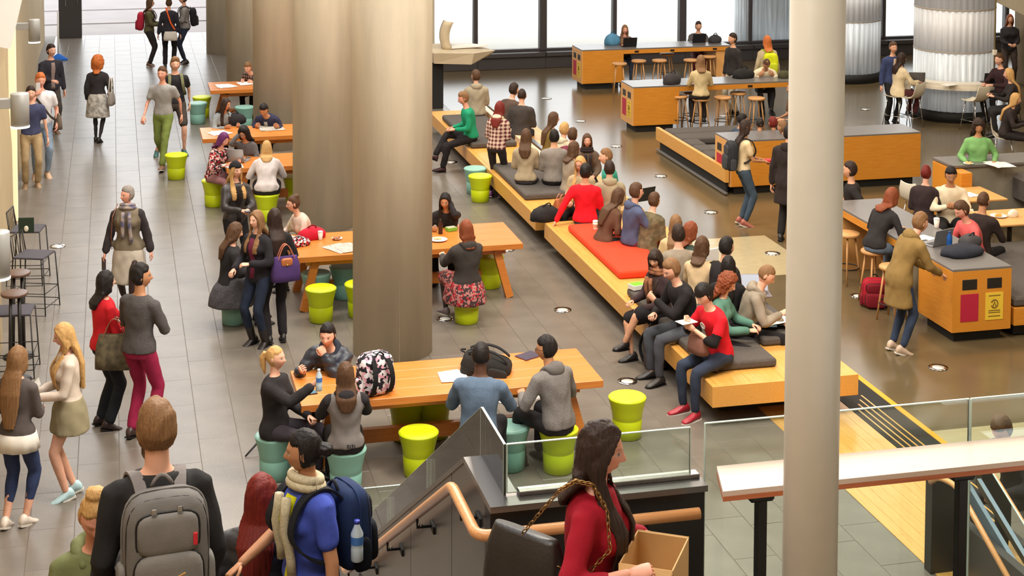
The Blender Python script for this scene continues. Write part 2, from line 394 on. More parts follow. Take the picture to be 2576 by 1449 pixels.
# ------------------------------------------------------------------ bucket stools
def stool_mesh(n, hi):
    b = MB().lathe([(.136, 0), (.148, .008), (.151, .10), (.155, .19), (.150, .196), (.150, .202), (.154, .21), (.160, .26), (.178, .34), (.197, .408), (.199, .42), (.192, .425)], n=n)
    return b
def make_stool(kind):
    t = thing('bucket_stool', '', 'stool', (0, 0, 0), 0, 'bucket stools around the timber tables')
    stool_mesh(36, True).build('shell', M_lime if kind == 'lime' else M_teal, t)
    MB().lathe([(.186, .4), (.19, .424), (.187, .432), (.175, .434), (.08, .430), (.002, .429)], n=36).build('seat', M_limet if kind == 'lime' else M_tealt, t)
    return t
protos = {}
def stool(kind, px, py, label, top=True):
    """px, py: middle of the stool's seat in the photograph"""
    p = at(px, py, .43); p.z = 0
    if kind not in protos: protos[kind] = make_stool(kind); r = protos[kind]; r.location = p; r['label'] = label
    else: r = dup(protos[kind], p, random.uniform(0, 6), label)
    return p
stool('lime', 1578, 996, 'lime bucket stool standing alone right of the front timber table')
stool('lime', 1053, 1084, 'empty lime bucket stool on the near side of the front timber table')
stool('lime', 1405, 1076, 'lime bucket stool under the man in the grey jacket')
stool('teal', 1283, 1070, 'teal bucket stool seen through the glass, beside the denim shirt man')
stool('teal', 870, 1126, 'teal bucket stool under the girl in the grey hoodie with black sleeves')
stool('teal', 692, 1092, 'teal bucket stool under the blonde woman in the long black cardigan')
stool('lime', 1022, 1000, 'lime bucket stool half hidden under the front table, left of a twin')
stool('lime', 1092, 994, 'lime bucket stool half hidden under the front table, right of a twin')
stool('lime', 807, 723, 'empty lime bucket stool in front of the table with the red bag')
stool('teal', 795, 686, 'teal bucket stool pushed under the table with the red bag')
stool('teal', 866, 668, 'teal bucket stool beyond the table with the red bag, by the column')
stool('lime', 905, 712, 'lime bucket stool mostly hidden by the nearest concrete column')
stool('teal', 588, 728, 'teal bucket stool under the woman in the long grey skirt')
stool('lime', 1174, 726, 'lime bucket stool under the woman in the floral skirt')
stool('lime', 1232, 643, 'lime bucket stool behind the woman in the floral skirt')
stool('lime', 1208, 441, 'lime bucket stool in front of a teal one near the long bench')
stool('teal', 1196, 422, 'teal bucket stool behind a lime one near the long bench')
stool('lime', 443, 388, 'lime bucket stool alone on the tiles before the man in grey shirt')
stool('lime', 538, 452, 'lime bucket stool under the woman in the floral top')
stool('lime', 671, 487, 'lime bucket stool under the blonde woman in the white top')
stool('lime', 742, 445, 'lime bucket stool beside the second concrete column')
stool('lime', 508, 243, 'lime bucket stool behind a teal one at the fourth table')
stool('teal', 497, 258, 'teal bucket stool in front of a lime one at the fourth table')
stool('teal', 615, 268, 'teal bucket stool between the girl in grey and the newspaper reader')
# ------------------------------------------------------------------ timber tables
def timber_table(x0, y0, L, Dp, label):
    t = thing('timber_table', label, 'table', (x0, y0, 0), 0, 'long timber tables by the columns')
    n = 4
    for k in range(n):
        MB().box((0, Dp*k/n+.0015, .665), (L, Dp*(k+1)/n-.0015, .74), .004).build('plank', M_table, t)
    for y in (.16, Dp-.22): MB().box((.2, y, .575), (L-.2, y+.06, .664), .004).build('apron', M_table, t)
    for xx, sg in ((.32, -1), (L-.32, 1)):
        for yy, sy in ((.2, -1), (Dp-.2, 1)):
            MB().bar((xx, yy, .62), (xx+sg*.16, yy+sy*.08, 0), .10, .11, 0, (0, 1, 0)).build('leg', M_table, t)
        MB().box((xx-.05, .16, .56), (xx+.05, Dp-.16, .66), .004).build('cross_beam', M_table, t)
    MB().box((.3, Dp/2-.04, .12), (L-.3, Dp/2+.04, .26), .004).build('stretcher', M_table, t)
    return t
timber_table(1.72, 15.53, 3.06, 1.0, 'nearest long timber table, with the floral backpack on top')
timber_table(2.18, 20.68, 3.06, 1.14, 'long timber table with the red bag and magazine, behind the nearest column')
timber_table(1.71, 25.99, 3.06, .98, 'long timber table with the open laptop, where the blonde in white sits')
timber_table(1.46, 28.40, 3.06, 1.0, 'long timber table where the man in navy reads a newspaper')
timber_table(1.87, 33.16, 3.06, 1.0, 'farthest long timber table, with white papers on it')
# ------------------------------------------------------------------ bench islands
def cushion(x0, y0, x1, y1, z, m, name, label, group='loose bench cushions', h=.1):
    b = MB(); r = .035
    b.box((x0, y0, z), (x1, y1, z+h), r)
    o = b.build(name, m); bv = o.modifiers.new('round', 'BEVEL'); bv.width = .02; bv.segments = 2
    return tag(o, label, 'cushion', group)
def bench(x0, y0, x1, y1, label, pl):
    t = thing('timber_bench', label, 'bench', (x0, y0, 0), 0, 'long timber bench islands')
    w, l = x1-x0, y1-y0
    MB().box((0, 0, .22), (w, .06, .449), .004).build('end_board', M_bench, t)
    MB().box((0, l-.06, .22), (w, l, .449), .004).build('end_board', M_bench, t)
    MB().box((0, .06, .22), (.06, l-.06, .449), .004).build('side_board', M_bench, t)
    MB().box((w-.06, .06, .22), (w, l-.06, .449), .004).build('side_board', M_bench, t)
    n = 4
    for k in range(n): MB().box((.06+(w-.12)*k/n+.001, .06, .39), (.06+(w-.12)*(k+1)/n-.001, l-.06, .45), .003).build('top_plank', M_bench, t)
    MB().box(pl[0], pl[1], .004).build('plinth', M_blackm, t)
    return t
bench(6.08, 15.85, 7.75, 22.75, 'long timber bench with the orange red cushion, near end with no back',
      ((.25, .45, 0), (1.42, 6.5, .24)))
b2 = bench(6.05, 23.15, 7.75, 31.5, 'long timber bench farther back with a raised pale spine', ((.25, .4, 0), (1.42, 7.9, .24)))
MB().box((.98, 1.6, .45), (1.10, 8.3, .56), .005).build('spine', mat('pale_spine', (226, 196, 160), .35), b2)
MB().box((1.16, 1.6, .45), (1.24, 8.3, .55), .005).build('spine_strip', M_steel, b2)
cushion(6.17, 16.25, 6.98, 19.1, .45, M_cush, 'seat_cushion', 'charcoal cushion under the boy in the red tee shirt')
cushion(7.08, 16.9, 7.66, 19.6, .45, M_cush, 'seat_cushion', 'charcoal cushion behind the cream pole beside the laptop users')
cushion(6.28, 19.75, 7.0, 22.2, .45, M_red, 'seat_cushion', 'bright orange red cushion on the timber bench')
cushion(6.12, 24.05, 6.95, 26.3, .45, M_cush, 'seat_cushion', 'charcoal cushion under the two backs in grey and beige sweaters')
cushion(6.12, 27.9, 6.95, 30.6, .45, M_cush, 'seat_cushion', 'charcoal cushion under the boy in the green jacket')
# ------------------------------------------------------------------ bin counters
M_binred = mat('maroon_poster', (178, 30, 62), .5); M_binyel = mat('yellow_poster', (232, 196, 62), .5); M_ink = mat('poster_ink', (120, 96, 30), .6)
def bin_counter(p, L, Dp, boxL, label, rz=0, solid=False, face_mat=None):
    """counter along +x from its bin end; the bin face looks to -x"""
    t = thing('bin_counter', label, 'counter', p, rz, 'bin and bar counters')
    MB().box((.10, .08, 0), (boxL-.1, Dp-.08, .14), .004).build('plinth', M_blackm, t)
    MB().box((0, 0, .14), (.02, Dp, .895), .003).build('bin_face', face_mat or M_oaklit, t)
    MB().box((.02, 0, .14), (boxL, Dp, .895), .003).build('bin_box', M_oakply, t)
    MB().box((0, 0, .895), (L, Dp, .925), .003).build('counter_top', M_grey, t)
    if not solid:
        MB().box((boxL, 0, .80), (L, .03, .894), .003).build('apron', M_oakply, t)
        MB().box((boxL, Dp-.03, .80), (L, Dp, .894), .003).build('apron', M_oakply, t)
        MB().box((L-.34, .04, 0), (L-.02, Dp-.04, .80), .004).build('end_panel', M_oaklit, t)
        for q in (.12, .45, .85):
            s = boxL+(L-boxL)*q; MB().box((s-.05, -.008, .825), (s+.05, .004, .87), .003).build('power_socket', M_black, t)
    for k, m in ((0, M_binred), (1, M_binyel)):
        cy = Dp*(.71-.42*k)
        MB().box((-.004, cy-.10, .66), (.012, cy+.10, .79), .004).build('chute', M_black, t)
        po = MB().box((-.006, cy-.12, .27), (.0, cy+.12, .61), .001).build('poster', m, t)
        if k:
            for z in (.565, .38, .355, .31): MB().box((-.008, cy-.08, z), (-.006, cy+.08, z+.012), .001).build('poster_lettering', M_ink, po)
            MB().tube([(-.007, cy+.045*cos(a), .47+.05*sin(a)) for a in np.linspace(.4, 5.9, 14)], .008, 5).build('poster_emblem', M_ink, po)
            MB().tube([(-.007, cy-.02, .44), (-.007, cy, .5), (-.007, cy+.02, .44)], .006, 5).build('poster_emblem', M_ink, po)
    return t
CT = .925
def corner(px, py): p = at(px, py, CT); return (p.x, p.y, 0)
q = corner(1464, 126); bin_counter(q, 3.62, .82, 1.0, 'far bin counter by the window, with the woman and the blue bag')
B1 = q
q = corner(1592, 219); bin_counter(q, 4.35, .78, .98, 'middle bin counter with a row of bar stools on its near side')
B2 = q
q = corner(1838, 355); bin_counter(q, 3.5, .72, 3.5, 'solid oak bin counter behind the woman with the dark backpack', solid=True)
B3 = q
q = at(2397, 679, CT); B4 = q
bin_counter((q.x+.80, q.y, 0), 3.5, .80, .86, 'nearest bin counter at right, with the olive parka figure leaning on it', rz=pi/2, face_mat=M_oakply)
cs = thing('bench_platform', 'low dark cushioned bench beside the solid oak counter', 'bench', (B3[0]-.09, B3[1], 0))
MB().box((0, 0, .22), (.07, 3.6, .46), .004).build('side_board', M_bench, cs)
MB().box((.1, .95, .1), (1.9, 3.55, .32), .004).build('platform', M_grey, cs)
MB().box((.05, .1, .02), (.09, 3.5, .2), .004).build('kick_board', M_blackm, cs)
MB().box((.0, -.0, .02), (.05, 3.6, .05), .002).build('floor_rail', M_grey, cs)
for k in range(5):
    cushion(B3[0]+.03, B3[1]+.98+k*.51, B3[0]+(1.75 if k > 2 else .34), B3[1]+1.46+k*.51, .325, M_cush, 'seat_pad',
            ('nearest', 'second', 'middle', 'fourth', 'farthest')[k]+' charcoal seat pad in the row behind the solid oak counter', 'seat pads on the low bench', .13)
lb = thing('low_bench', 'low timber bench with dark pad beside the nearest bin counter', 'bench', (B4.x+.86, B4.y+.02, 0))
MB().box((0, 0, .16), (1.6, 2.4, .38), .004).build('bench_box', M_oakply, lb)
MB().box((.05, .1, .02), (1.5, 2.3, .16), .004).build('plinth', M_blackm, lb)
MB().box((0.01, .02, .385), (1.6, 2.4, .50), .03).build('pad', M_cush, lb)
# bar stools with timber seat, four splayed legs and a black foot ring
def make_bar_stool():
    t = thing('bar_stool', '', 'stool', (0, 0, 0), 0, 'round seated bar stools')
    MB().lathe([(.16, .655), (.17, .665), (.17, .69), (.16, .70), (.002, .702)], n=28).build('seat', M_stoolwood, t)
    for k in range(4):
        a = pi/4+k*pi/2; MB().tube([(.10*cos(a), .10*sin(a), .66), (.19*cos(a), .19*sin(a), 0)], [.014, .012], 8).build('leg', M_stoolwood, t)
    R = [(.163*cos(a), .163*sin(a), .22) for a in np.linspace(0, 2*pi, 29)]
    MB().tube(R, .009, 6, cap=False).build('foot_ring', M_wire, t)
    return t
bs = None
def bar_stool(px, py, label):
    global bs
    p = at(px, py, .70); p.z = 0
    if bs is None: bs = make_bar_stool(); bs.location = p; bs['label'] = label; return
    dup(bs, p, random.uniform(0, 1.5), label)
for px, py, l in ((1607, 151, 'bar stool at the far counter, first beside the blue bag end'), (1659, 150, 'bar stool at the far counter, second from the blue bag end'),
                  (1678, 134, 'white topped bar stool tucked behind the far counter stools'), (1738, 149, 'bar stool at the far counter, in front of the man with dark shirt'),
                  (1783, 140, 'bar stool at the far counter, nearest its end panel'),
                  (1558, 158, 'bar stool at the far counter right against the bin box'),
                  (1710, 240, 'bar stool at the middle counter beside its bin box'), (1763, 247, 'bar stool under the woman in the beige jumper'),
                  (1818, 243, 'bar stool at the middle counter right of the beige jumper'), (1857, 232, 'dark legged bar stool behind the middle counter'),
                  (1903, 245, 'bar stool at the middle counter below the man in cream'), (1740, 230, 'bar stool on the far side of the middle counter'),
                  (2198, 628, 'bar stool under the woman in the dark jumper and jeans'), (2245, 668, 'bar stool beside the red backpack on the floor'),
                  (2132, 585, 'bar stool half hidden by the cream pole')): bar_stool(px, py, l)
# ------------------------------------------------------------------ booth with grey partitions at right
bo = tag(thing('booth_partition', 'grey and oak low partition round the booth seats', 'partition', (12.2, 22.6, 0)), kind='thing')
MB().box((.55, 0, 0), (2.7, .55, .96), .006).build('back_wall', mat('grey_partition', (150, 142, 126), .6), bo)
MB().box((.35, -.05, .96), (2.9, .6, 1.0), .004).build('ledge', M_grey, bo)
MB().box((.33, -.35, .1), (.52, .55, .95), .005).build('oak_end', M_oakply, bo)
MB().box((1.75, -3.2, 0), (1.95, 0, .98), .006).build('side_wall', mat('pale_partition', (196, 182, 150), .6), bo)
MB().box((1.35, -3.1, .42), (1.74, -.05, .85), .06).build('back_pad', M_cush, bo)
for k, (px, py, L0, l) in enumerate(((2432, 488, .9, 'small oak table where the man in the white sweater eats'), (2540, 545, 1.0, 'small oak table at the right edge with food wrappers'))):
    p = at(px, py, .74); t = thing('cafe_table', l, 'table', (p.x, p.y, 0), 0, 'small oak tables in the booth')
    MB().box((-L0/2, -.4, .71), (L0/2, .4, .74), .006).build('table_top', M_oaklit, t)
    MB().tube([(0, 0, .02), (0, 0, .71)], .035, 12).build('post', M_wire, t); MB().lathe([(.24, 0), (.24, .015), (.05, .03)], n=24).build('foot', M_wire, t)
# white shell chairs and white shell stools
def make_shell(h, name, cat, group):
    t = thing(name, '', cat, (0, 0, 0), 0, group)
    b = MB(); R = []
    for i, (y, z, w) in enumerate(((-.20, h, .17), (-.16, h-.015, .20), (0, h-.02, .21), (.13, h, .21), (.19, h+.06, .20), (.22, h+.18, .19), (.235, h+.30, .15))):
        n = 8; top = [(w*cos(pi*j/n), y, z+.03*(cos(pi*j/n))**2) for j in range(n+1)]
        R.append(top+[(x, yy+.004, zz-.014) for x, yy, zz in reversed(top)])
    MB().rings(R, 0, True, True).build('shell', M_whplas, t)
    for sx in (-1, 1):
        for sy in (-1, 1): MB().tube([(sx*.13, sy*.12, h-.02), (sx*.20, sy*.20, 0)], .009, 7).build('leg', M_chrome, t)
    if h > .6: MB().tube([(-.185, -.185, .22), (.185, -.185, .22), (.185, .185, .22), (-.185, .185, .22), (-.185, -.185, .22)], .006, 6).build('foot_rail', M_chrome, t)
    return t
sh1 = make_shell(.62, 'shell_stool', 'stool', 'white shell stools at the curved counter')
def place(o, px, py, z, rz, label):
    p = at(px, py, z); p.z = 0
    if not o.get('label'): o.location = p; o.rotation_euler = (0, 0, rz); o['label'] = label
    else: dup(o, p, rz, label)
place(sh1, 2256, 240, .62, radians(-60), 'white shell stool under the woman in the cream jacket')
place(sh1, 2290, 244, .62, radians(-150), 'empty white shell stool left of the round light column')
place(sh1, 2452, 252, .62, radians(200), 'empty white shell stool in front of the round light column')
place(sh1, 2535, 228, .62, radians(120), 'white shell stool under the blonde at the curved counter')
sh2 = make_shell(.45, 'shell_chair', 'chair', 'white shell chairs by the booths')
place(sh2, 2525, 345, .45, radians(60), 'white shell chair under the blonde in black leggings')
place(sh2, 2462, 572, .45, radians(100), 'white shell chair behind the man in the coral shirt')
place(sh2, 2310, 505, .45, radians(110), 'white shell chair under the woman with the dark red bun')
# ------------------------------------------------------------------ information desk with a curved fin
p = at(1128, 268); ds = thing('sculpted_desk', 'pale pointed information desk with a curved upright fin on a dark post', 'desk', (p.x-.05, p.y, 0))
M_desk = mat('desk_stone', (196, 180, 152), .6, var=.05, vscale=5)
MB().box((-.34, -.2, 0), (-.10, .3, 1.0), .01).build('post', M_blackm, ds)
MB().rings([[(-.35, -.45, 1.02), (.45, -.5, .98), (.98, .05, 1.08), (.6, .5, 1.0), (-.35, .5, 1.0)],
            [(-.38, -.5, 1.25), (.5, -.52, 1.22), (1.1, .05, 1.18), (.65, .55, 1.28), (-.38, .55, 1.3)]], 0, True, False).build('desk_body', M_desk, ds)
MB().prism([(.1, -.1), (.95, .05), (.6, .45), (.2, .45)], 1.27, 1.3).build('white_top', M_white, ds)
R = []
for i in range(9):
    t = i/8; x = -.02-.10*sin(t*2.2)+.12*t*t; R.append([(x-.06, -.1, 1.25+.62*t), (x+.12, -.14, 1.25+.62*t-.02*t), (x+.14, .14, 1.25+.62*t-.10*t), (x-.04, .18, 1.25+.62*t)])
MB().rings(R, 0, True, True).build('fin', M_desk, ds)
# ------------------------------------------------------------------ floor lights
fpts = [(145, 620), (1275, 628), (1415, 780), (1120, 802), (1375, 248), (1460, 305), (1550, 368), (1662, 443), (1788, 534), (1943, 638), (1268, 1006), (2160, 745), (2360, 925), (1820, 292), (1135, 408), (2175, 275), (1578, 960)]
fd = ['by the left wall, beside the wire stools', 'left of the long bench, level with the orange cushion', 'between the column and the bench, largest ring', 'at the foot of the nearest column',
      'on the bright floor, nearest the window', 'second from the window in the bright row', 'third from the window in the bright row', 'beside the laptop on the bench in the bright row', 'in the bright row near the standing backpack woman',
      'on the tan floor left of the cream pole', 'under the front table by the denim man', 'on the brown floor right of the cream pole', 'on the brown floor below the bin with posters', 'under the middle counter stools', 'beside the green jacket boy', 'by the white shell stools', 'behind the lone lime stool']
fp = None
for (px, py), d in zip(fpts, fd):
    p = at(px, py); p.z = .001
    if fp is None:
        fp = thing('floor_light', 'round floor light '+d, 'light', p, 0, 'round recessed floor lights')
        MB().lathe([(.10, 0), (.115, .004), (.115, .006), (.075, .006), (.07, .004)], n=28).build('ring', M_chrome, fp)
        MB().lathe([(.072, .0), (.072, .004), (.001, .0045)], n=24).build('lens', mat('floor_lens', (224, 222, 214), .25), fp)
    else: dup(fp, p, 0, 'round floor light '+d)
# ------------------------------------------------------------------ wall lamps and left side furniture
for (px, py, dep, r, hh, l) in ((86, 77, 27.5, .095, .37, 'farthest grey cylinder wall lamp, above the man in the suit'), (50, 276, 18.8, .105, .37, 'grey cylinder wall lamp in front of the man in khaki trousers'), (-4, 640, 14.5, .10, .40, 'nearest grey wall lamp, cut by the picture edge')):
    p = depth_pt(px, py, dep); t = thing('wall_lamp', l, 'lamp', p, 0, 'grey cylinder wall lamps')
    MB().lathe([(r, -hh/2), (r, hh/2), (r*.95, hh/2+.005)], n=32).build('cylinder', M_sconce, t)
    MB().lathe([(r*1.02, -hh/2-.02), (r*1.02, -hh/2), (r*.9, -hh/2)], n=32).build('lens', M_glow, t)
    MB().box((-.75, -.05, hh/2-.16), (-r+.01, .05, hh/2-.05), .004).build('arm', M_sconce, t)
def make_wire_stool():
    t = thing('wire_stool', '', 'stool', (0, 0, 0), 0, 'black wire bar stools by the left wall')
    for sx in (-1, 1):
        MB().tube([(sx*.2, -.2, .72), (sx*.24, -.24, 0), (sx*.24, .24, 0), (sx*.2, .2, .72), (sx*.19, .24, 1.0)], .009, 6).build('side_frame', M_wire, t)
    MB().tube([(-.19, .24, 1.0), (.19, .24, 1.0)], .009, 6).build('back_rail', M_wire, t)
    for k in range(5): MB().tube([(-.14+.07*k, .235, 1.0), (-.14+.07*k, .2, .72)], .005, 5).build('back_wire', M_wire, t)
    MB().box((-.2, -.2, .715), (.2, .2, .74), .01).build('seat', mat('slate_pad', (70, 66, 74), .8), t)
    for z, w in ((.28, .225), (.10, .235)): MB().tube([(-w, -w, z), (w, -w, z), (w, w, z), (-w, w, z), (-w, -w, z)], .006, 5).build('foot_rail', M_wire, t)
    return t
ws = make_wire_stool()
place(ws, 86, 640, .73, radians(70), 'black wire bar stool with a slate pad, nearest the green board')
place(ws, 70, 575, .73, radians(80), 'black wire bar stool behind the green board')
place(ws, 38, 830, .5, radians(85), 'black wire bar stool below the round brown tables')
for px, py, l in ((44, 684, 'round dark brown high table, the farther of two by the left wall'), (36, 735, 'round dark brown high table, the nearer of two by the left wall')):
    p = at(px, py, 1.02); t = thing('high_table', l, 'table', (p.x, p.y, 0), 0, 'round dark high tables')
    MB().lathe([(.14, .985), (.15, .995), (.15, 1.015), (.14, 1.02), (.001, 1.02)], n=32).build('table_top', M_brownseat, t)
    MB().tube([(.06, .03, 0), (.05, .02, .99)], .022, 10).build('post', M_wire, t); MB().tube([(-.06, -.03, 0), (-.04, -.02, .99)], .018, 10).build('post', M_wire, t)
    MB().lathe([(.18, 0), (.18, .012), (.03, .02)], n=24).build('foot', M_wire, t)
p = depth_pt(66, 566, 21.4); t = thing('menu_board', 'small dark green board with a white emblem near the wire stools', 'sign', (p.x, p.y, p.z))
MB().box((-.10, -.01, -.10), (.10, .01, .10), .004, xf=Matrix.Rotation(radians(-8), 4, 'Z')).build('panel', mat('dark_green', (34, 52, 36), .6), t)
MB().ell((.0, -.02, -.045), (.03, .01, .04)).build('emblem', mat('cream_mark', (222, 214, 196), .6), t)
MB().tube([(-.08, .02, -.1), (-.08, .02, -p.z)], .008, 6).build('stand', M_wire, t)
# dust mop leaning by the far door
p = at(147, 152); t = thing('dust_mop', 'white handled dust mop with a flat blue head by the dark door', 'mop', (p.x, p.y, 0))
MB().tube([(0, 0, .12), (0, .03, 1.25)], .022, 8).build('handle', M_white, t)
MB().rings([[(.24*cos(a), .09*sin(a), 0) for a in np.linspace(0, 2*pi, 17)[:-1]], [(.23*cos(a), .085*sin(a), .04) for a in np.linspace(0, 2*pi, 17)[:-1]], [(.03*cos(a), .03*sin(a), .17) for a in np.linspace(0, 2*pi, 17)[:-1]]]).build('mop_head', mat('mop_blue', (44, 110, 206), .9, bump=.4, bscale=90), t)
# ------------------------------------------------------------------ stair, parapet, rails
LZ = 2.4
A0x, A0y, ARx, A1y, CZ = 1.67, 7.19, 2.74, 7.79, 3.33
SL = .585; EY = 12.1; EZ = CZ-SL*(EY-A1y)
struct(MB().prism([(-1.4, 3.0), (5.6, 3.0), (5.6, A0y+.1), (A0x, A0y+.1), (A0x, 6.6), (-1.4, 6.6)], LZ-.3, LZ).build('landing', M_tile))
S0, S1 = 6.6, 6.6+LZ/.5
sf = struct(MB().bar((.2, S0, LZ-.38), (.2, S1-.3, -.2), 2.7, .1).build('stair', M_dark))
ns = 14
for k in range(ns):
    y = S0+(S1-S0)*k/ns
    MB().box((-1.15, y, LZ*(1-(k+1)/ns)-.04), (A0x-.01, y+(S1-S0)/ns+.02, LZ*(1-(k+1)/ns)), .004).build('step', M_tile, sf)
pw = tag(thing('parapet', 'dark stair parapet with grey coping and low glass, behind the woman with the box', 'parapet', (0, 0, 0)), kind='thing')
MB().box((A0x+.004, A0y+.02, LZ-.2), (ARx-.01, A0y+.14, CZ-.03), .003).build('front_panel', M_black, pw)
MB().rings([[(A0x, A0y, CZ), (A0x+.16, A0y+.16, CZ), (A0x+.16, A1y, CZ), (A0x, A1y, CZ)][::1],
            [(A0x, A0y, CZ-.03), (A0x+.16, A0y+.16, CZ-.03), (A0x+.16, A1y, CZ-.03), (A0x, A1y, CZ-.03)]][::-1], 0, True, False).build('coping', M_coping, pw)
MB().rings([[(A0x, A0y, z), (ARx, A0y, z), (ARx, A0y+.16, z), (A0x+.16, A0y+.16, z)] for z in (CZ-.03, CZ)], 0, True, False).build('coping', M_coping, pw)
MB().box((A0x+.16, A0y+.085, CZ), (ARx-.01, A0y+.145, CZ+.022), .003).build('glass_channel', M_steel, pw)
def slab(x0, x1, pts, name, m, parent, b=0):
    """a vertical plate between x0 and x1 with outline pts (y, z)"""
    return MB().rings([[(x, y, z) for y, z in pts] for x in (x0, x1)], 0, True, False).build(name, m, parent)
for ya, yb in ((A0y+.03, 8.1), (8.11, 9.3), (9.31, 10.5), (10.51, EY+.5)):   # metal cladding on the stair side
    tp = lambda y: CZ-.03 if y < A1y else max(CZ-.03-SL*(y-A1y), EZ-.03)
    ys = [ya]+[y for y in (A1y, EY) if ya < y < yb]+[yb]
    slab(A0x+.006, A0x+.02, [(y, tp(y)) for y in ys]+[(y, max(0, tp(y)-2.2)) for y in reversed(ys)], 'cladding_panel', M_bronze, pw)
slab(A0x+.025, A0x+.14, [(A0y+.14, CZ-.03), (A1y, CZ-.03), (EY, EZ-.03), (EY+.6, EZ-.03), (EY+.6, 0), (A0y+.14, 0)], 'core', M_black, pw)
slab(A0x, A0x+.16, [(A1y, CZ), (EY, EZ), (EY, EZ-.03), (A1y, CZ-.03)][::-1], 'sloped_coping', M_bronze, pw)
MB().box((A0x, EY, EZ-.03), (A0x+.16, EY+.6, EZ), .003).build('lower_coping', M_coping, pw)
MB().box((A0x, EY+.6, EZ-.03), (A0x+1.0, EY+.76, EZ), .003).build('lower_coping', M_coping, pw)
MB().box((A0x+.02, EY+.62, 0), (A0x+.98, EY+.74, EZ-.03), .003).build('lower_core', M_bronze, pw)
GX = A0x+.095; GH = .245
def pane_y(ya, za, yb, zb, nm='glass_panel'):
    o = slab(GX-.006, GX+.006, [(ya, za), (yb, zb), (yb, zb+GH), (ya, za+GH)], nm, M_glass, pw)
    MB().bar((GX, ya, za+GH), (GX, yb, zb+GH), .012, .004).build('glass_edge', M_edge, o)
    MB().bar((GX, ya+.003, za), (GX, ya+.003, za+GH), .013, .006, 0, (0, 1, 0)).build('glass_edge', M_edge, o)
pane_y(A0y+.115, CZ, A1y, CZ)
n = 3
for k in range(n):
    a, c = A1y+(EY-A1y)*k/n+.004, A1y+(EY-A1y)*(k+1)/n-.004
    pane_y(a, CZ-SL*(a-A1y), c, CZ-SL*(c-A1y))
pane_y(EY+.02, EZ, EY+.6, EZ)
def pane_x(xa, xb, y, z0, z1, nm='glass_panel', par=None):
    o = MB().box((xa, y-.006, z0), (xb, y+.006, z1), .001).build(nm, M_glass, par or pw)
    MB().box((xa, y-.007, z1-.002), (xb, y+.007, z1+.003), .001).build('glass_edge', M_edge, o)
    MB().box((xa-.002, y-.007, z0), (xa+.003, y+.007, z1), .001).build('glass_edge', M_edge, o)
    MB().box((xb-.003, y-.007, z0), (xb+.002, y+.007, z1), .001).build('glass_edge', M_edge, o)
pane_x(GX+.01, ARx-.05, A0y+.115, CZ+.01, CZ+GH)
pane_x(A0x+.12, A0x+1.0, EY+.68, EZ, EZ+GH)
gb = tag(thing('glass_balustrade', 'tall frameless glass balustrade running behind the pale timber rail', 'balustrade', (0, 0, 0)), kind='thing')
pane_x(2.775, 4.20, 7.335, LZ-.15, 3.575, par=gb); pane_x(4.21, 6.4, 7.335, LZ-.15, 3.575, par=gb)
for xx in (3.0, 4.0, 4.5, 5.6): MB().box((xx-.04, 7.30, LZ-.15), (xx+.04, 7.37, LZ+.0), .004).build('clamp', M_steel, gb)
MB().box((2.77, 7.31, LZ-.16), (6.4, 7.36, LZ-.12), .003).build('base_channel', M_steel, gb)
# round timber handrail on brackets
hr = thing('handrail', 'round timber handrail bending from the dark parapet down the stair', 'handrail', (0, 0, 0))
def bend(pts, r=.07, n=5):
    """round off the corners of a path"""
    P = [Vector(p) for p in pts]; out = [P[0]]
    for i in range(1, len(P)-1):
        a = P[i]+(P[i-1]-P[i]).normalized()*min(r, (P[i-1]-P[i]).length*.45); c = P[i]+(P[i+1]-P[i]).normalized()*min(r, (P[i+1]-P[i]).length*.45)
        for k in range(n+1):
            t = k/n; out.append(a*(1-t)**2+P[i]*2*t*(1-t)+c*t*t)
    return out+[P[-1]]
RX, RY, RZ = 1.585, 7.09, 3.245
ye = 11.45; ze = RZ-.585*(ye-7.66)
MB().tube(bend([(2.66, RY, RZ), (RX, RY, RZ), (RX, 7.66, RZ), (RX, ye, ze), (RX, ye+.42, ze), (RX, ye+.55, ze-.22)]), .027, 14).build('rail', M_rail, hr)
for (x, y, z) in ((2.4, RY, RZ), (1.85, RY, RZ)):
    MB().tube([(x, RY, z-.02), (x, RY, z-.07), (x, A0y+.03, z-.07)], .008, 8).build('bracket', M_blackm, hr)
for y in (7.45, 8.6, 9.6, 10.6, 11.3):
    z = RZ-.585*max(0, y-7.66)
    br = MB().tube([(RX, y, z-.02), (RX, y, z-.075), (A0x+.015, y, z-.075)], .009, 8)
    br.box((A0x-.006, y-.05, z-.105), (A0x+.012, y+.05, z-.06), .003).build('bracket', M_blackm, hr)
    MB().ell((RX+.02, y, z-.065), (.011, .011, .011), 8, 6).build('bolt', M_chrome, hr)
# pale lean-on rail on T posts
lr = thing('lean_rail', 'wide pale timber lean-on rail with black T posts, crossing behind the cream column', 'rail', (0, 0, 0))
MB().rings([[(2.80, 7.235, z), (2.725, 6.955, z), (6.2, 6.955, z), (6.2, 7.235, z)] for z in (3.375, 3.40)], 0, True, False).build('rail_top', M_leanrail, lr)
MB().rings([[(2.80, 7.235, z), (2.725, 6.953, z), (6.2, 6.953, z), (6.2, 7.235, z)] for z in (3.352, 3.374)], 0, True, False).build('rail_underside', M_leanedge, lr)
for x in (2.955, 4.005, 5.05):
    po = MB().box((x-.024, 7.03, LZ), (x+.024, 7.08, 3.30), .004).build('post', M_black, lr)
    MB().box((x-.075, 7.0, 3.305), (x+.05, 7.11, 3.352), .012).build('post_head', M_black, po)
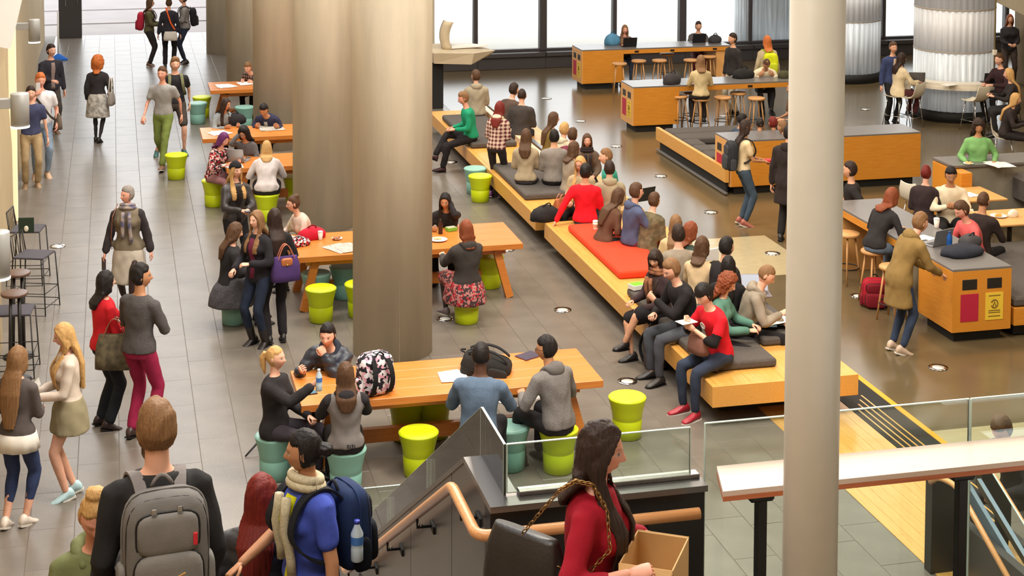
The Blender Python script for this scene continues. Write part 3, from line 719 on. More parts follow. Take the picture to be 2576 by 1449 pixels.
# low dark wall of the second stair, its tube rail, stringer and glass
sw = tag(thing('stair_wall', 'dark low wall and glass of the second stair, right of the bamboo floor', 'wall', (6.74, 12.35, 0)), kind='thing')
MB().box((0, 0, 0), (.29, .12, .87), .004).build('end_panel', M_black, sw)
MB().box((.21, -2.4, 0), (.29, 0, .50), .004).build('side_panel', M_bronze, sw)
MB().tube(bend([(.0, .03, .80), (.0, -.10, .90), (.06, -.3, .90), (.13, -2.2, -.15)], .1), .024, 12).build('rail', M_rail, sw)
MB().tube([(0, .03, .80), (.02, .06, .78), (.05, .02, .78)], .02, 8).build('rail_end', M_bronze, sw)
MB().rings([[(x, y, z) for y, z in ((0, .80), (0, .62), (-2.2, -.36), (-2.2, -.18))] for x in (.30, .34)], 0, True, False).build('stringer', mat('blue_steel', (112, 128, 142), .35, metal=.3), sw)
for k in range(2):
    y0, y1 = -.05-k*1.1, -1.1-k*1.1
    f = lambda y: .80+.445*y
    MB().rings([[(x, y, z) for y, z in ((y0, f(y0)), (y1, f(y1)), (y1, f(y1)+.32), (y0, f(y0)+.32))] for x in (.38, .39)], 0, True, False).build('glass_panel', M_glass, sw)
    MB().bar((.385, y0, f(y0)+.32), (.385, y1, f(y1)+.32), .013, .006).build('glass_edge', M_edge, sw)
MB().tube([(.46, 0, 1.0), (.46, -2.2, .02)], .022, 10).build('far_rail', M_rail, sw)
# ------------------------------------------------------------------ people: builder
def skin_mat():
    m = bpy.data.materials.new('skin'); m.use_nodes = True; nt = m.node_tree; b = nt.nodes['Principled BSDF']
    a = nt.nodes.new('ShaderNodeAttribute'); a.attribute_name = 'col'
    nt.links.new(a.outputs['Color'], b.inputs['Base Color']); b.inputs['Roughness'].default_value = .5
    b.inputs['Specular IOR Level'].default_value = .35; return m
M_skin = skin_mat()
SKIN = {'fair': (226, 172, 146), 'pink': (222, 158, 134), 'light': (214, 160, 128), 'tan': (188, 134, 98), 'olive': (176, 124, 90), 'brown': (140, 92, 64), 'dark': (86, 56, 42)}
HAIR = {'black': ((18, 15, 15), (38, 31, 29)), 'dark': ((34, 24, 20), (62, 44, 36)), 'brown': ((62, 42, 28), (102, 72, 50)), 'lbrown': ((104, 74, 48), (150, 112, 76)), 'blond': ((170, 124, 70), (216, 176, 116)),
        'ginger': ((170, 84, 36), (206, 120, 60)), 'red': ((86, 20, 18), (132, 44, 34)), 'auburn': ((104, 48, 26), (148, 80, 48)), 'grey': ((104, 96, 90), (160, 152, 146)), 'purple': ((60, 28, 62), (128, 60, 120))}
def hair_mat(k):
    n = 'hair_'+k
    if n in MATS: return MATS[n]
    c1, c2 = HAIR[k]; m = wood(n, c1, c2, .58, 2, 5.0, 0, 60); m.node_tree.nodes['Principled BSDF'].inputs['Specular IOR Level'].default_value = .28; return m
def fabric(c, pat=None, c2=None, rough=.85):
    """cloth material: plain, or a woven / printed pattern"""
    n = 'cloth_%d_%d_%d_%s' % (*c, pat or 'plain')+('_%d_%d_%d' % c2 if c2 else '')
    if n in MATS: return MATS[n]
    if pat is None or pat in ('leather', 'puffer'):
        return mat(n, c, .42 if pat else rough, var=.14, vscale=7, bump=.18 if not pat else .1, bscale=240 if not pat else 60, spec=.25 if not pat else .5)
    m = bpy.data.materials.new(n); m.use_nodes = True; MATS[n] = m
    nt = m.node_tree; b = nt.nodes['Principled BSDF']; L = nt.links; b.inputs['Roughness'].default_value = rough; b.inputs['Specular IOR Level'].default_value = .25
    tc = nt.nodes.new('ShaderNodeTexCoord'); r = nt.nodes.new('ShaderNodeValToRGB'); r.color_ramp.interpolation = 'CONSTANT'
    a1 = (*s2l(c), 1); a2 = (*s2l(c2), 1); e = r.color_ramp.elements
    e[0].color = a1; e[1].color = a2
    if pat == 'plaid':
        ws = []
        for d in ('X', 'Z'):
            w = nt.nodes.new('ShaderNodeTexWave'); w.bands_direction = d; w.inputs['Scale'].default_value = 5.0; w.inputs['Distortion'].default_value = .3
            L.new(tc.outputs['Object'], w.inputs['Vector']); ws.append(w)
        ad = nt.nodes.new('ShaderNodeMath'); ad.operation = 'ADD'; L.new(ws[0].outputs['Fac'], ad.inputs[0]); L.new(ws[1].outputs['Fac'], ad.inputs[1])
        md = nt.nodes.new('ShaderNodeMath'); md.operation = 'MULTIPLY'; md.inputs[1].default_value = .5; L.new(ad.outputs[0], md.inputs[0])
        r.color_ramp.interpolation = 'LINEAR'; e[0].position = .3; e[1].position = .75; L.new(md.outputs[0], r.inputs[0])
    else:
        v = nt.nodes.new('ShaderNodeTexVoronoi' if pat in ('floral', 'bloom') else 'ShaderNodeTexNoise')
        v.inputs['Scale'].default_value = {'floral': 42, 'bloom': 34, 'denim': 160, 'melange': 90, 'blotch': 14}[pat]
        L.new(tc.outputs['Object'], v.inputs['Vector'])
        if pat in ('floral', 'bloom'):
            e[1].position = .42; x = e.new(.7); x.color = (*s2l((168, 40, 48) if pat == 'floral' else (222, 160, 178)), 1); L.new(v.outputs['Color'], r.inputs[0])
        else:
            r.color_ramp.interpolation = 'LINEAR'; e[0].position = .36; e[1].position = .64; L.new(v.outputs[0], r.inputs[0])
    L.new(r.outputs[0], b.inputs['Base Color']); return m
def ss(a, b, x): t = np.clip((x-a)/(b-a), 0, 1); return t*t*(3-2*t)
def head_pts(d, fem=False):
    """skull and face surface for unit directions d (n,3); face looks to -y, origin between the ears; metres for a 0.235 m head"""
    p = d*np.array([.0745, .096, .118]); x, y, z = p.T.copy()
    y = y+.006*ss(-.02, .08, z)
    t = np.clip((-.015-z)/.10, 0, 1)
    x = x*(1-(.34 if fem else .27)*t**1.2); back = y > 0
    y = np.where(back, y*(1-.55*t), y*(1+.02*t))
    fr = ss(.02, .07, -y)                                   # only the front gets features
    g = lambda cx, cz, sx, sz: np.exp(-((x-cx)/sx)**2-((z-cz)/sz)**2)
    nose = .024*np.exp(-(x/.011)**2)*np.where(z < -.03, np.exp(-((z+.03)/.007)**2), np.exp(-((z+.03)/.032)**2))
    nose += .006*(g(.012, -.032, .007, .008)+g(-.012, -.032, .007, .008))
    eye = -.0075*(g(.031, .004, .016, .011)+g(-.031, .004, .016, .011)) + .0045*(g(.031, .002, .010, .006)+g(-.031, .002, .010, .006))
    brow = .005*(g(.03, .024, .022, .008)+g(-.03, .024, .022, .008))
    lips = .007*g(0, -.064, .021, .010)-.004*g(0, -.0655, .019, .0022)-.004*g(0, -.082, .018, .006)
    chin = .008*g(0, -.104, .02, .014); cheek = .003*(g(.042, -.03, .02, .02)+g(-.042, -.03, .02, .02))
    y = y-fr*(nose+eye+brow+lips+chin+cheek)
    return np.stack([x, y, z], 1)
def sph_dirs(nu, nv):
    u = np.arange(nu)/nu*2*pi; v = pi*(np.arange(1, nv))/nv
    D = [(sin(a)*sin(b), -cos(a)*sin(b), cos(b)) for b in v for a in u]; D.append((0, 0, 1)); D.append((0, 0, -1))
    f = []
    for j in range(nv-2):
        for i in range(nu): f.append((j*nu+i, j*nu+(i+1) % nu, (j+1)*nu+(i+1) % nu, (j+1)*nu+i)[::-1])
    n = nu*(nv-1)
    for i in range(nu): f.append((n, i, (i+1) % nu)); f.append((n+1, (nv-2)*nu+(i+1) % nu, (nv-2)*nu+i))
    return np.array(D), f
SPH = {k: sph_dirs(*k) for k in ((72, 56), (56, 44), (36, 28))}
def face_cols(p, skin, hairc, beard, shut=False):
    x, y, z = p.T; c = np.tile(np.array(skin), (len(p), 1)).astype(float); fr = (y < -.05)
    def mix(m, col): nonlocal c; m = (m*fr)[:, None]; c = c*(1-m)+np.array(col)*m
    g = lambda cx, cz, sx, sz: np.exp(-((x-cx)/sx)**2-((z-cz)/sz)**2)
    sk = np.array(skin)
    mix(.5*(g(.042, -.03, .018, .016)+g(-.042, -.03, .018, .016)), sk*np.array([1.0, .80, .78]))
    mix(np.clip(1.5*g(0, -.0645, .020, .0075), 0, 1), sk*np.array([.80, .45, .45]))
    if beard: mix(np.clip(ss(-.045, -.075, z)-1.2*g(0, -.064, .017, .007), 0, 1)*.85, np.array(hairc)*.9)
    for s in (-1, 1):
        if not shut:
            mix(np.clip(1.6*g(s*.031, .003, .0125, .0052), 0, 1), (.62, .58, .55))
            mix(np.clip(2.2*g(s*.031, .003, .0052, .0055), 0, 1), (.03, .02, .015))
        mix(.75*g(s*.031, .0095 if not shut else -.002, .015, .0025), np.array(hairc)*.5)
        mix(.62*g(s*.033, .0245, .0165, .0036), np.array(hairc)*.8+sk*.12)
    return np.clip(c, 0, 1)
PEOPLE = []
def rotm(yaw, pitch, roll=0): return Matrix.Rotation(yaw, 3, 'Z') @ Matrix.Rotation(pitch, 3, 'X') @ Matrix.Rotation(roll, 3, 'Y')
def ik(a, t, l1, l2, pole):
    a = Vector(a); t = Vector(t); d = t-a; L = d.length
    if L > (l1+l2)*.998: t = a+d*((l1+l2)*.998/L); d = t-a; L = d.length
    x = (l1*l1-l2*l2+L*L)/(2*L); h = sqrt(max(0, l1*l1-x*x)); n = d/L
    p = Vector(pole); p = (p-n*p.dot(n))
    if p.length < 1e-4: p = Vector((0, -1, 0))
    return a+n*x+p.normalized()*h, t
def limb(mb, pts, rad, n=10, mi=0):
    """tapered limb with rounded ends, oversampled so the joints bend smoothly"""
    P = [Vector(p) for p in pts]; out = []; rr = []
    for i in range(len(P)-1):
        for k in range(5 if i < len(P)-2 else 6):
            t = k/5; out.append(P[i].lerp(P[i+1], t)); rr.append(rad[i]*(1-t)+rad[i+1]*t)
    a = (out[1]-out[0]).normalized(); z = (out[-1]-out[-2]).normalized()
    out = [out[0]-a*rad[0]*.8, out[0]-a*rad[0]*.45]+out+[out[-1]+z*rad[-1]*.45, out[-1]+z*rad[-1]*.8]
    rr = [rad[0]*.45, rad[0]*.85]+rr+[rad[-1]*.85, rad[-1]*.45]
    return mb.tube(out, rr, n, mi)
def tmp_obj(mb, name, vox, smooth=5):
    o = mb.build(name, []); r = o.modifiers.new('r', 'REMESH'); r.mode = 'VOXEL'; r.voxel_size = vox; r.use_smooth_shade = True
    s = o.modifiers.new('s', 'SMOOTH'); s.factor = .5; s.iterations = smooth
    return o
def hand_mesh(mb, w, d, palm, s, curl, mi=0, side=1):
    """palm, four unequal curled fingers and a thumb. w wrist, d direction, palm = palm normal"""
    d = Vector(d).normalized(); n = Vector(palm); n = (n-d*n.dot(d)).normalized(); x = d.cross(n)*side  # x towards the thumb
    q = lambda a, b, c: w+(x*a+d*b+n*c)*s
    R = []
    for b, wd, th in ((-.015, .023, .019), (.02, .034, .017), (.06, .043, .015), (.092, .041, .012), (.10, .034, .008)):
        R.append([q(wd*cos(t), b, th*sin(t)) for t in np.linspace(0, 2*pi, 11)[:-1]])
    mb.rings(R, mi)
    for k, (ox, L, r) in enumerate(((.031, .068, .0088), (.0105, .076, .009), (-.0105, .071, .0086), (-.03, .055, .0078))):
        pts = [q(ox, .082, 0)]; a = .12; cur = Vector((ox, .082, 0))
        for seg, fr in enumerate((.42, .32, .26)):
            a += curl*(.8, 1.0, .8)[seg]; cur = cur+Vector((0, cos(a), sin(a)))*L*fr; pts.append(q(*cur))
        mb.tube(pts, [r*s, r*s, r*.9*s, r*.62*s], 6, mi)
    c2 = min(curl, .7)
    mb.tube([q(.026, .015, .004), q(.048, .045, .012+.012*c2), q(.054-.012*c2, .074, .02+.02*c2), q(.05-.02*c2, .094, .026+.03*c2)], [.012*s, .0105*s, .0095*s, .006*s], 6, mi)
TORSO = [(-.10, .150, .112, 0), (-.04, .168, .122, 0), (.03, .165, .116, .05), (.10, .150, .102, .2), (.18, .140, .098, .4), (.27, .152, .110, .6), (.36, .168, .118, .8), (.43, .172, .110, .95), (.475, .150, .088, 1.0), (.51, .095, .066, 1.05), (.535, .066, .058, 1.05)]
def person(pose, px, py, face, h=1.7, zs=.46, fem=False, skin='fair', hair=('short', 'brown'), top=('sweater', (60, 60, 60)), bot=('trousers', (30, 30, 36)), shoes=(30, 28, 28),
           label='', group=None, arms=None, lean=None, hy=0, hp=0, legs=None, inner=None, scarf=None, vox=None, beard=False, at_foot=None, ztop=None, feetz=None, xy=None, fat=1.0, extra=None, curl=.5, glasses=False, seat=None):
    """pose 'stand' / 'walk': px, py is where the feet meet the floor.  pose 'sit': px, py is the middle of the head and zs the seat height.
    pose 'head': the middle of the head, standing on height feetz.  face: 0 to the camera, 90 to picture right, 180 away, 270 to picture left"""
    if seat and lean is None:
        best = None; r0 = at(*seat, zs); Rz = Matrix.Rotation(radians(face)-YAW, 3, 'Z')
        for L in range(0, 46, 3):
            y = z = 0
            for i in range(8): a = radians(L)*(.35+.75*((i+.5)/8)); y -= sin(a)*.067*h/1.75; z += cos(a)*.067*h/1.75
            y -= sin(radians(L)*.6)*.155*h/1.75; z += zs+.1*h/1.75+cos(radians(L)*.6)*.155*h/1.75
            v = Rz @ Vector((0, y, z)); q = proj((r0.x+v.x, r0.y+v.y, v.z)); e = (q[0]-px)**2+(q[1]-py)**2
            if best is None or e < best[0]: best = (e, L)
        lean = best[1]
    s = h/1.75; lean = radians(lean if lean is not None else {'sit': 12}.get(pose, 3)); rz = radians(face)-YAW
    sit = pose == 'sit'
    pz = zs+.10*s if sit else .935*s
    if fem: wsc, ssc = .93, .90
    else: wsc, ssc = 1.0, 1.0
    wsc *= fat
    def spine(d, f):
        """point and axes a distance d*s up the back; bending grows with f"""
        n = 8; p = Vector((0, 0, pz)); a = 0; acc = 0
        if d < 0: return Vector((0, 0, pz+d*s)), 0
        for i in range(n):
            a = lean*(.35+.75*((i+.5)/n*d/.55)); p = p+Vector((0, -sin(a), cos(a)))*(d*s/n)
        return p, a
    ax = lambda a: (Vector((1, 0, 0)), Vector((0, cos(a), sin(a))))
    nb, na = spine(.535, 1.05)
    na2 = na*.55+radians(hp)*.25
    hc = nb+Vector((0, -sin(na2), cos(na2)))*.155*s+Vector((0, -.012*s, 0))
    hm = rotm(radians(hy), -(-na*.35+radians(-hp)))
    # place
    if xy: root = Vector((xy[0], xy[1], feetz or 0))
    elif pose in ('stand', 'walk'): root = at(px, py, 0)
    elif seat: root = at(*seat, zs); root.z = 0
    else:
        off = Matrix.Rotation(rz, 3, 'Z') @ hc; z0 = feetz or 0
        if feetz == 'stair':
            best = 9; z0 = 2.4
            for i in range(121):
                zz = 2.4-i*.02; P = at(px, py, zz+hc.z); e = abs(2.4-.5*(P.y-off.y-6.6)-zz)
                if e < best: best = e; z0 = zz
        P = at(px, py, z0+hc.z); root = Vector((P.x-off.x, P.y-off.y, z0))
    dep = proj((root.x, root.y, root.z+1))[2]
    if vox is None: vox = .0095 if dep < 10 else .014 if dep < 19 else .018 if dep < 26 else .024
    # joints
    shp, sa = spine(.435, .95); sw = .178*s*ssc
    sh = {1: shp+Vector((sw, 0, 0)), -1: shp+Vector((-sw, 0, 0))}
    hip = {k: Vector((k*.092*s*(1.02 if fem else 1), 0, pz-.03*s)) for k in (1, -1)}
    fwd = Vector((0, -1, 0))
    if legs is None:
        legs = {'stand': ((.10, .0, .085), (-.10, -.02, .085)), 'head': ((.10, 0, .085), (-.10, 0, .085)), 'walk': ((.08, -.30, .09), (-.08, .26, .13)), 'sit': ((.12, -.42, .085), (-.12, -.40, .085))}[pose]
    elif legs == 'crossed': legs = ((.02, -.52, .085), (.05, -.66, .32))
    elif legs == 'folded': legs = ((-.16, -.34, zs/s+.05), (.16, -.30, zs/s+.05))
    elif legs == 'stool': legs = ((.12, -.36, .26), (-.12, -.34, .26))
    ankle = {}; knee = {}
    for k, l in ((1, legs[0]), (-1, legs[1])):
        pole = Vector((k*.12, -1, .55 if sit else 0))
        if sit and legs[0][2] > .3: pole = Vector((k*1.2, -.6, .2))
        knee[k], ankle[k] = ik(hip[k], Vector(l)*s, .44*s, .43*s, pole)
    if arms is None: arms = {'stand': 'down', 'walk': 'swing', 'head': 'down', 'sit': 'lap'}[pose]
    A = {'down': ((.27, -.04, .84), (-.27, -.04, .84)), 'swing': ((.27, .16, .88), (-.26, -.24, .92)), 'lap': ((.10, -.30, zs+.24), (-.10, -.32, zs+.24)), 'table': ((.17, -.42, .80), (-.15, -.44, .80)),
         'front': ((.08, -.30, 1.06), (-.08, -.30, 1.06)), 'phone': ((.24, -.10, .9), (-.09, -.17, 1.40)), 'crossed': ((-.10, -.22, 1.16), (.10, -.24, 1.12)), 'type': ((.12, -.40, zs+.30), (-.12, -.40, zs+.30)),
         'chin': ((.10, -.40, .80), (-.06, -.26, zs+.78)), 'one': ((.27, -.02, .84), (-.10, -.28, 1.08)), 'one_l': ((.10, -.28, 1.08), (-.27, -.02, .84)), 'prop': ((.36, .10, zs+.06), (-.12, -.3, zs+.24)), 'prop_r': ((.12, -.3, zs+.24), (-.36, .10, zs+.06))}
    if isinstance(arms, str): arms = A[arms]
    wrist = {}; elbow = {}
    for k, l in ((1, arms[0]), (-1, arms[1])): elbow[k], wrist[k] = ik(sh[k], Vector(l[:3])*s, .285*s, .255*s, Vector((k*.55, .8, -.55)) if len(l) > 3 or l[2]*s < sh[k].z-.28*s else Vector((k*.55, -.1, -1)))
    def torso(mb, infl=0., lo=-.1, hi=.54, flare=0., fx=1.0):
        R = []
        for d, w, dp, f in TORSO:
            if d < lo or d > hi: continue
            p, a = spine(d, f); X, Y = ax(a); ww = w*s*wsc
            if fem and .08 <= d <= .2: ww *= .93
            if fem and d < .05: ww *= 1.06
            belly = fat > 1.05 and .0 <= d <= .3
            q = infl+(flare*max(0, (.12-d)/.22) if flare else 0)
            R.append([p+X*((ww*fx+q)*cos(t))+Y*((dp*s*wsc+q)*sin(t)*(1.0 if not belly else 1.12)) for t in np.linspace(0, 2*pi, 17)[:-1]])
        mb.rings(R)
        if fem and hi > .4:
            p, a = spine(.335, .8); X, Y = ax(a)
            for k in (-1, 1):
                mb.ell((0, 0, 0), (.068*s+infl, .062*s+infl, .066*s+infl), 10, 8, xf=Matrix.Translation(p+X*(k*.07*s)-Y*(.078*s)))
    r_arm = [.052*s, .040*s, .037*s, .029*s]; ka = (.9 if fem else 1.0)*min(fat, 1.2)
    r_leg = [.088*s, .056*s, .052*s, .038*s]; kl = (1.0 if fem else .97)*min(fat, 1.25)
    parts = {}
    # body
    b = MB(); torso(b, -.014)
    p, a = spine(.52, 1.05)
    limb(b, [p, hc-Vector((0, -.012, .045))*s], [.056*s*(.9 if fem else 1), .052*s*(.88 if fem else 1)])
    for k in (1, -1):
        limb(b, [sh[k].lerp(Vector((0, shp.y, shp.z)), .12), elbow[k], wrist[k]], [r_arm[0]*ka*.80, r_arm[1]*ka*.97, r_arm[3]*.95])
        calf = knee[k].lerp(ankle[k], .3)
        limb(b, [hip[k], knee[k], calf, ankle[k]], [r_leg[0]*kl*.9, r_leg[1]*kl, r_leg[2]*kl*1.05, r_leg[3]*.95])
    parts['body'] = tmp_obj(b, 'person', vox*(1.0 if dep < 10 else 1.3))
    # top
    kind, tc = top[0], top[1]
    infl = {'tee': .010, 'sweater': .014, 'jacket': .020, 'coat': .022, 'puffer': .034, 'hoodie': .020, 'vest': .016, 'tank': .008}[kind]
    b = MB(); lo = {'tee': -.06, 'tank': -.05, 'sweater': -.06, 'jacket': -.1, 'coat': -.1, 'puffer': -.08, 'hoodie': -.09, 'vest': -.1}[kind]
    torso(b, infl, lo, .515 if kind not in ('tank',) else .44, flare=.02 if kind in ('coat', 'vest', 'sweater') else 0)
    if kind in ('coat', 'vest') and not sit:     # skirt of the coat
        Z = [(pz-.08*s, .185, .135), (pz-.24*s, .205, .15), (pz-.36*s, .215, .16)]
        b.rings([[Vector((w*s*wsc*cos(t), d*s*wsc*sin(t), z)) for t in np.linspace(0, 2*pi, 17)[:-1]] for z, w, d in Z])
    for k in (1, -1):
        S, E_, Wr = sh[k], elbow[k], wrist[k]; i2 = infl*.8
        sl = sh[k].lerp(Vector((0, shp.y, shp.z)), .25)
        if kind in ('tank',): limb(b, [sl, sh[k]*.9+shp*.1], [.05*s, .045*s])
        elif kind in ('tee', 'vest'): limb(b, [sl, S, S.lerp(E_, .62)], [r_arm[0]*ka+i2, r_arm[0]*ka+i2+.006, r_arm[1]*ka+i2+.012])
        else: limb(b, [sl, S, E_, E_.lerp(Wr, top[2].get('sleeve', .93) if len(top) > 2 else .93)], [r_arm[0]*ka+i2, r_arm[0]*ka+i2, r_arm[1]*ka+i2+.004, r_arm[3]+i2+.004])
    if kind in ('hoodie', 'puffer', 'coat') and (len(top) < 3 or not top[2].get('nohood')):
        p, a = spine(.50, 1.0); X, Y = ax(a); hb = MB()
        hb.ell((0, 0, 0), (.108*s, .062*s, .080*s), 12, 8, xf=Matrix.Translation(p+Y*.088*s+Vector((0, 0, -.01))) @ Matrix.Rotation(a, 4, 'X'))
        for k in (-1, 1): limb(hb, [p+X*k*.085*s+Y*.05*s+Vector((0, 0, .02*s)), p+X*k*.09*s+Vector((0, 0, .005*s)), p+X*k*.06*s-Y*.085*s-Vector((0, 0, .03*s))], [.036*s, .032*s, .024*s], 8)
        parts['hood'] = tmp_obj(hb, 'hood', max(vox, .012))
    if len(top) > 2 and top[2].get('sleeves'):
        for k, nm in ((1, 'sleeve_l'), (-1, 'sleeve_r')):
            sb = MB(); i2 = infl*.8+.006; sl = sh[k].lerp(Vector((0, shp.y, shp.z)), .12)
            limb(sb, [sl, sh[k], elbow[k], elbow[k].lerp(wrist[k], .94)], [r_arm[0]*ka+i2-.006, r_arm[0]*ka+i2, r_arm[1]*ka+i2+.004, r_arm[3]+i2+.004])
            parts[nm] = tmp_obj(sb, 'sleeve', max(vox*1.08, .011))
    if len(top) > 2 and top[2].get('under'):
        for k, nm in ((1, 'sleeve_l'), (-1, 'sleeve_r')):
            sb = MB(); limb(sb, [sh[k].lerp(elbow[k], .45), elbow[k], elbow[k].lerp(wrist[k], .35)], [r_arm[0]*ka+.008, r_arm[1]*ka+.012, r_arm[1]*ka+.010])
            parts[nm] = tmp_obj(sb, 'sleeve', max(vox*1.08, .011))
    parts['top'] = tmp_obj(b, {'tee': 'tee_shirt', 'tank': 'tank_top'}.get(kind, kind if kind != 'puffer' else 'puffer_jacket'), max(vox*1.08, .011))
    # trousers / skirt
    bk, bc = bot[0], bot[1]; b = MB(); bn = [q for q in bot[2:] if not isinstance(q, dict)]
    def shell(infl, e):
        """leg shell: e = how far down (0 hip, 1 knee, 2 ankle)"""
        for k in (1, -1):
            pts = [hip[k], knee[k]]; rad = [r_leg[0]*kl+infl, r_leg[1]*kl+infl]
            if e < 1: pts[1] = hip[k].lerp(knee[k], e); rad[1] = (r_leg[0]*(1-e)+r_leg[1]*e)*kl+infl*1.3
            if e > 1: pts += [knee[k].lerp(ankle[k], .3), knee[k].lerp(ankle[k], e-1)]; rad += [r_leg[2]*kl*1.05+infl, r_leg[3]+infl+(.012 if bk == 'trousers' else 0)]
            limb(b, pts, rad)
    if bk in ('trousers', 'jeans', 'leggings'): torso(b, .008, -.1, .05); shell({'trousers': .012, 'jeans': .008, 'leggings': .003}[bk], bn[0] if bn else 1.93)
    elif bk == 'shorts': torso(b, .008, -.1, .05); shell(.018, .85)
    elif bk in ('skirt', 'long_skirt'):
        hemd = bn[0] if bn else (.45 if bk == 'skirt' else .85)
        if not sit:
            fl_ = .06 if bk == 'skirt' else .10
            R = []
            for t in np.linspace(0, 1, 7):
                z = pz+.08*s-(hemd*s+.08*s)*t; w = (.175+.035*min(1, t*3)+fl_*t)*s*wsc; d = (.130+.03*min(1, t*3)+fl_*.8*t)*s*wsc
                R.append([Vector((w*cos(q)*(1+.03*t*sin(7*q)), d*sin(q)*(1+.03*t*sin(7*q)), z)) for q in np.linspace(0, 2*pi, 29)[:-1]])
            b.rings(R)
        else:
            torso(b, .014, -.1, .05); shell(.03, .9 if bk == 'skirt' else 1.75)
            for t in np.linspace(.1, .9 if bk == 'skirt' else 1.0, 5):
                q1, q2 = hip[1].lerp(knee[1], t), hip[-1].lerp(knee[-1], t); limb(b, [q1-Vector((0, 0, .01)), q2-Vector((0, 0, .01))], [.075*s, .075*s], 8)
            if any(isinstance(q, dict) and q.get('drape') for q in bot):      # cloth hanging round the stool
                b.rings([[Vector((w*s*cos(q)*(1+.03*sin(9*q)*t), -.06*s+d*s*sin(q)*(1+.03*sin(9*q)*t), zs+z*s)) for q in np.linspace(0, 2*pi, 37)[:-1]] for t, z, w, d in ((0, .20, .17, .14), (.3, .08, .235, .25), (.7, -.03, .265, .30), (1, -.17, .285, .32))])
            if bk == 'long_skirt':
                for t in np.linspace(.1, .75, 5):
                    q1, q2 = knee[1].lerp(ankle[1], t), knee[-1].lerp(ankle[-1], t); limb(b, [q1, q2], [.07*s, .07*s], 8)
    parts['bot'] = tmp_obj(b, 'skirt' if 'skirt' in bk else 'shorts' if bk == 'shorts' else 'trousers' if bk != 'jeans' else 'jeans', max(vox*1.08, .011))
    PEOPLE.append(dict(s=s, rz=rz, root=root, parts=parts, label=label, group=group, hc=hc, hm=hm, hp=hp, fem=fem, skin=skin, hair=hair, top=top, bot=bot, shoes=shoes, ankle=ankle, knee=knee, wrist=wrist, elbow=elbow, sh=sh, spine=spine, ax=ax, dep=dep, beard=beard,
                       inner=inner, scarf=scarf, torso=torso, extra=extra, curl=curl, glasses=glasses, sit=sit, pz=pz, lean=lean, hip=hip, vox=vox, wsc=wsc))
    return PEOPLE[-1]
def finish_people():
    bpy.context.view_layer.update(); dg = bpy.context.evaluated_depsgraph_get()
    for P in PEOPLE:
        for k, o in P['parts'].items(): P[k+'_me'] = bpy.data.meshes.new_from_object(o.evaluated_get(dg))
    for P in PEOPLE: finish_person(P)
    bpy.context.view_layer.update(); dg = bpy.context.evaluated_depsgraph_get()
    L = [(P, *P['hair_tmp']) for P in PEOPLE if 'hair_tmp' in P]
    M = [bpy.data.meshes.new_from_object(o.evaluated_get(dg)) for P, o, m, c in L]
    for (P, o, m, curly), me in zip(L, M):
        o.modifiers.clear(); v = npv(me); n = npn(me); q = v-np.array(P['hc']); th = np.arctan2(q[:, 0], q[:, 1])
        d = .0017*np.sin(th*38+1.2*np.sin(q[:, 2]*14))+.0012*np.sin(th*67+q[:, 2]*18)
        if curly: d = .011*np.sin(q[:, 0]*110+2*np.sin(q[:, 2]*50))*np.sin(q[:, 2]*105)*np.sin(q[:, 1]*105+1)
        me.vertices.foreach_set('co', (v+n*d[:, None]).astype(np.float32).ravel()); me.materials.clear(); me.materials.append(m)
        for p in me.polygons: p.use_smooth = True
        o.data = me
def npv(me): a = np.empty(len(me.vertices)*3, np.float32); me.vertices.foreach_get('co', a); return a.reshape(-1, 3)
def npn(me): a = np.empty(len(me.vertices)*3, np.float32); me.vertex_normals.foreach_get('vector', a); return a.reshape(-1, 3)
def wrinkle(me, amp, f, seed, puff=0):
    v = npv(me); n = npn(me); q = v*f+seed
    w = np.sin(q[:, 2]*1.3+1.7*np.sin(q[:, 0]*.8)+q[:, 1])*.6+np.sin(q[:, 0]*1.9+q[:, 2]*.9+1.3*np.sin(q[:, 1]*1.4))*.4
    d = amp*w
    if puff: d = d+puff*(np.abs(np.sin(v[:, 2]*pi/.085))-.5)
    me.vertices.foreach_set('co', (v+n*d[:, None]).astype(np.float32).ravel()); me.update()
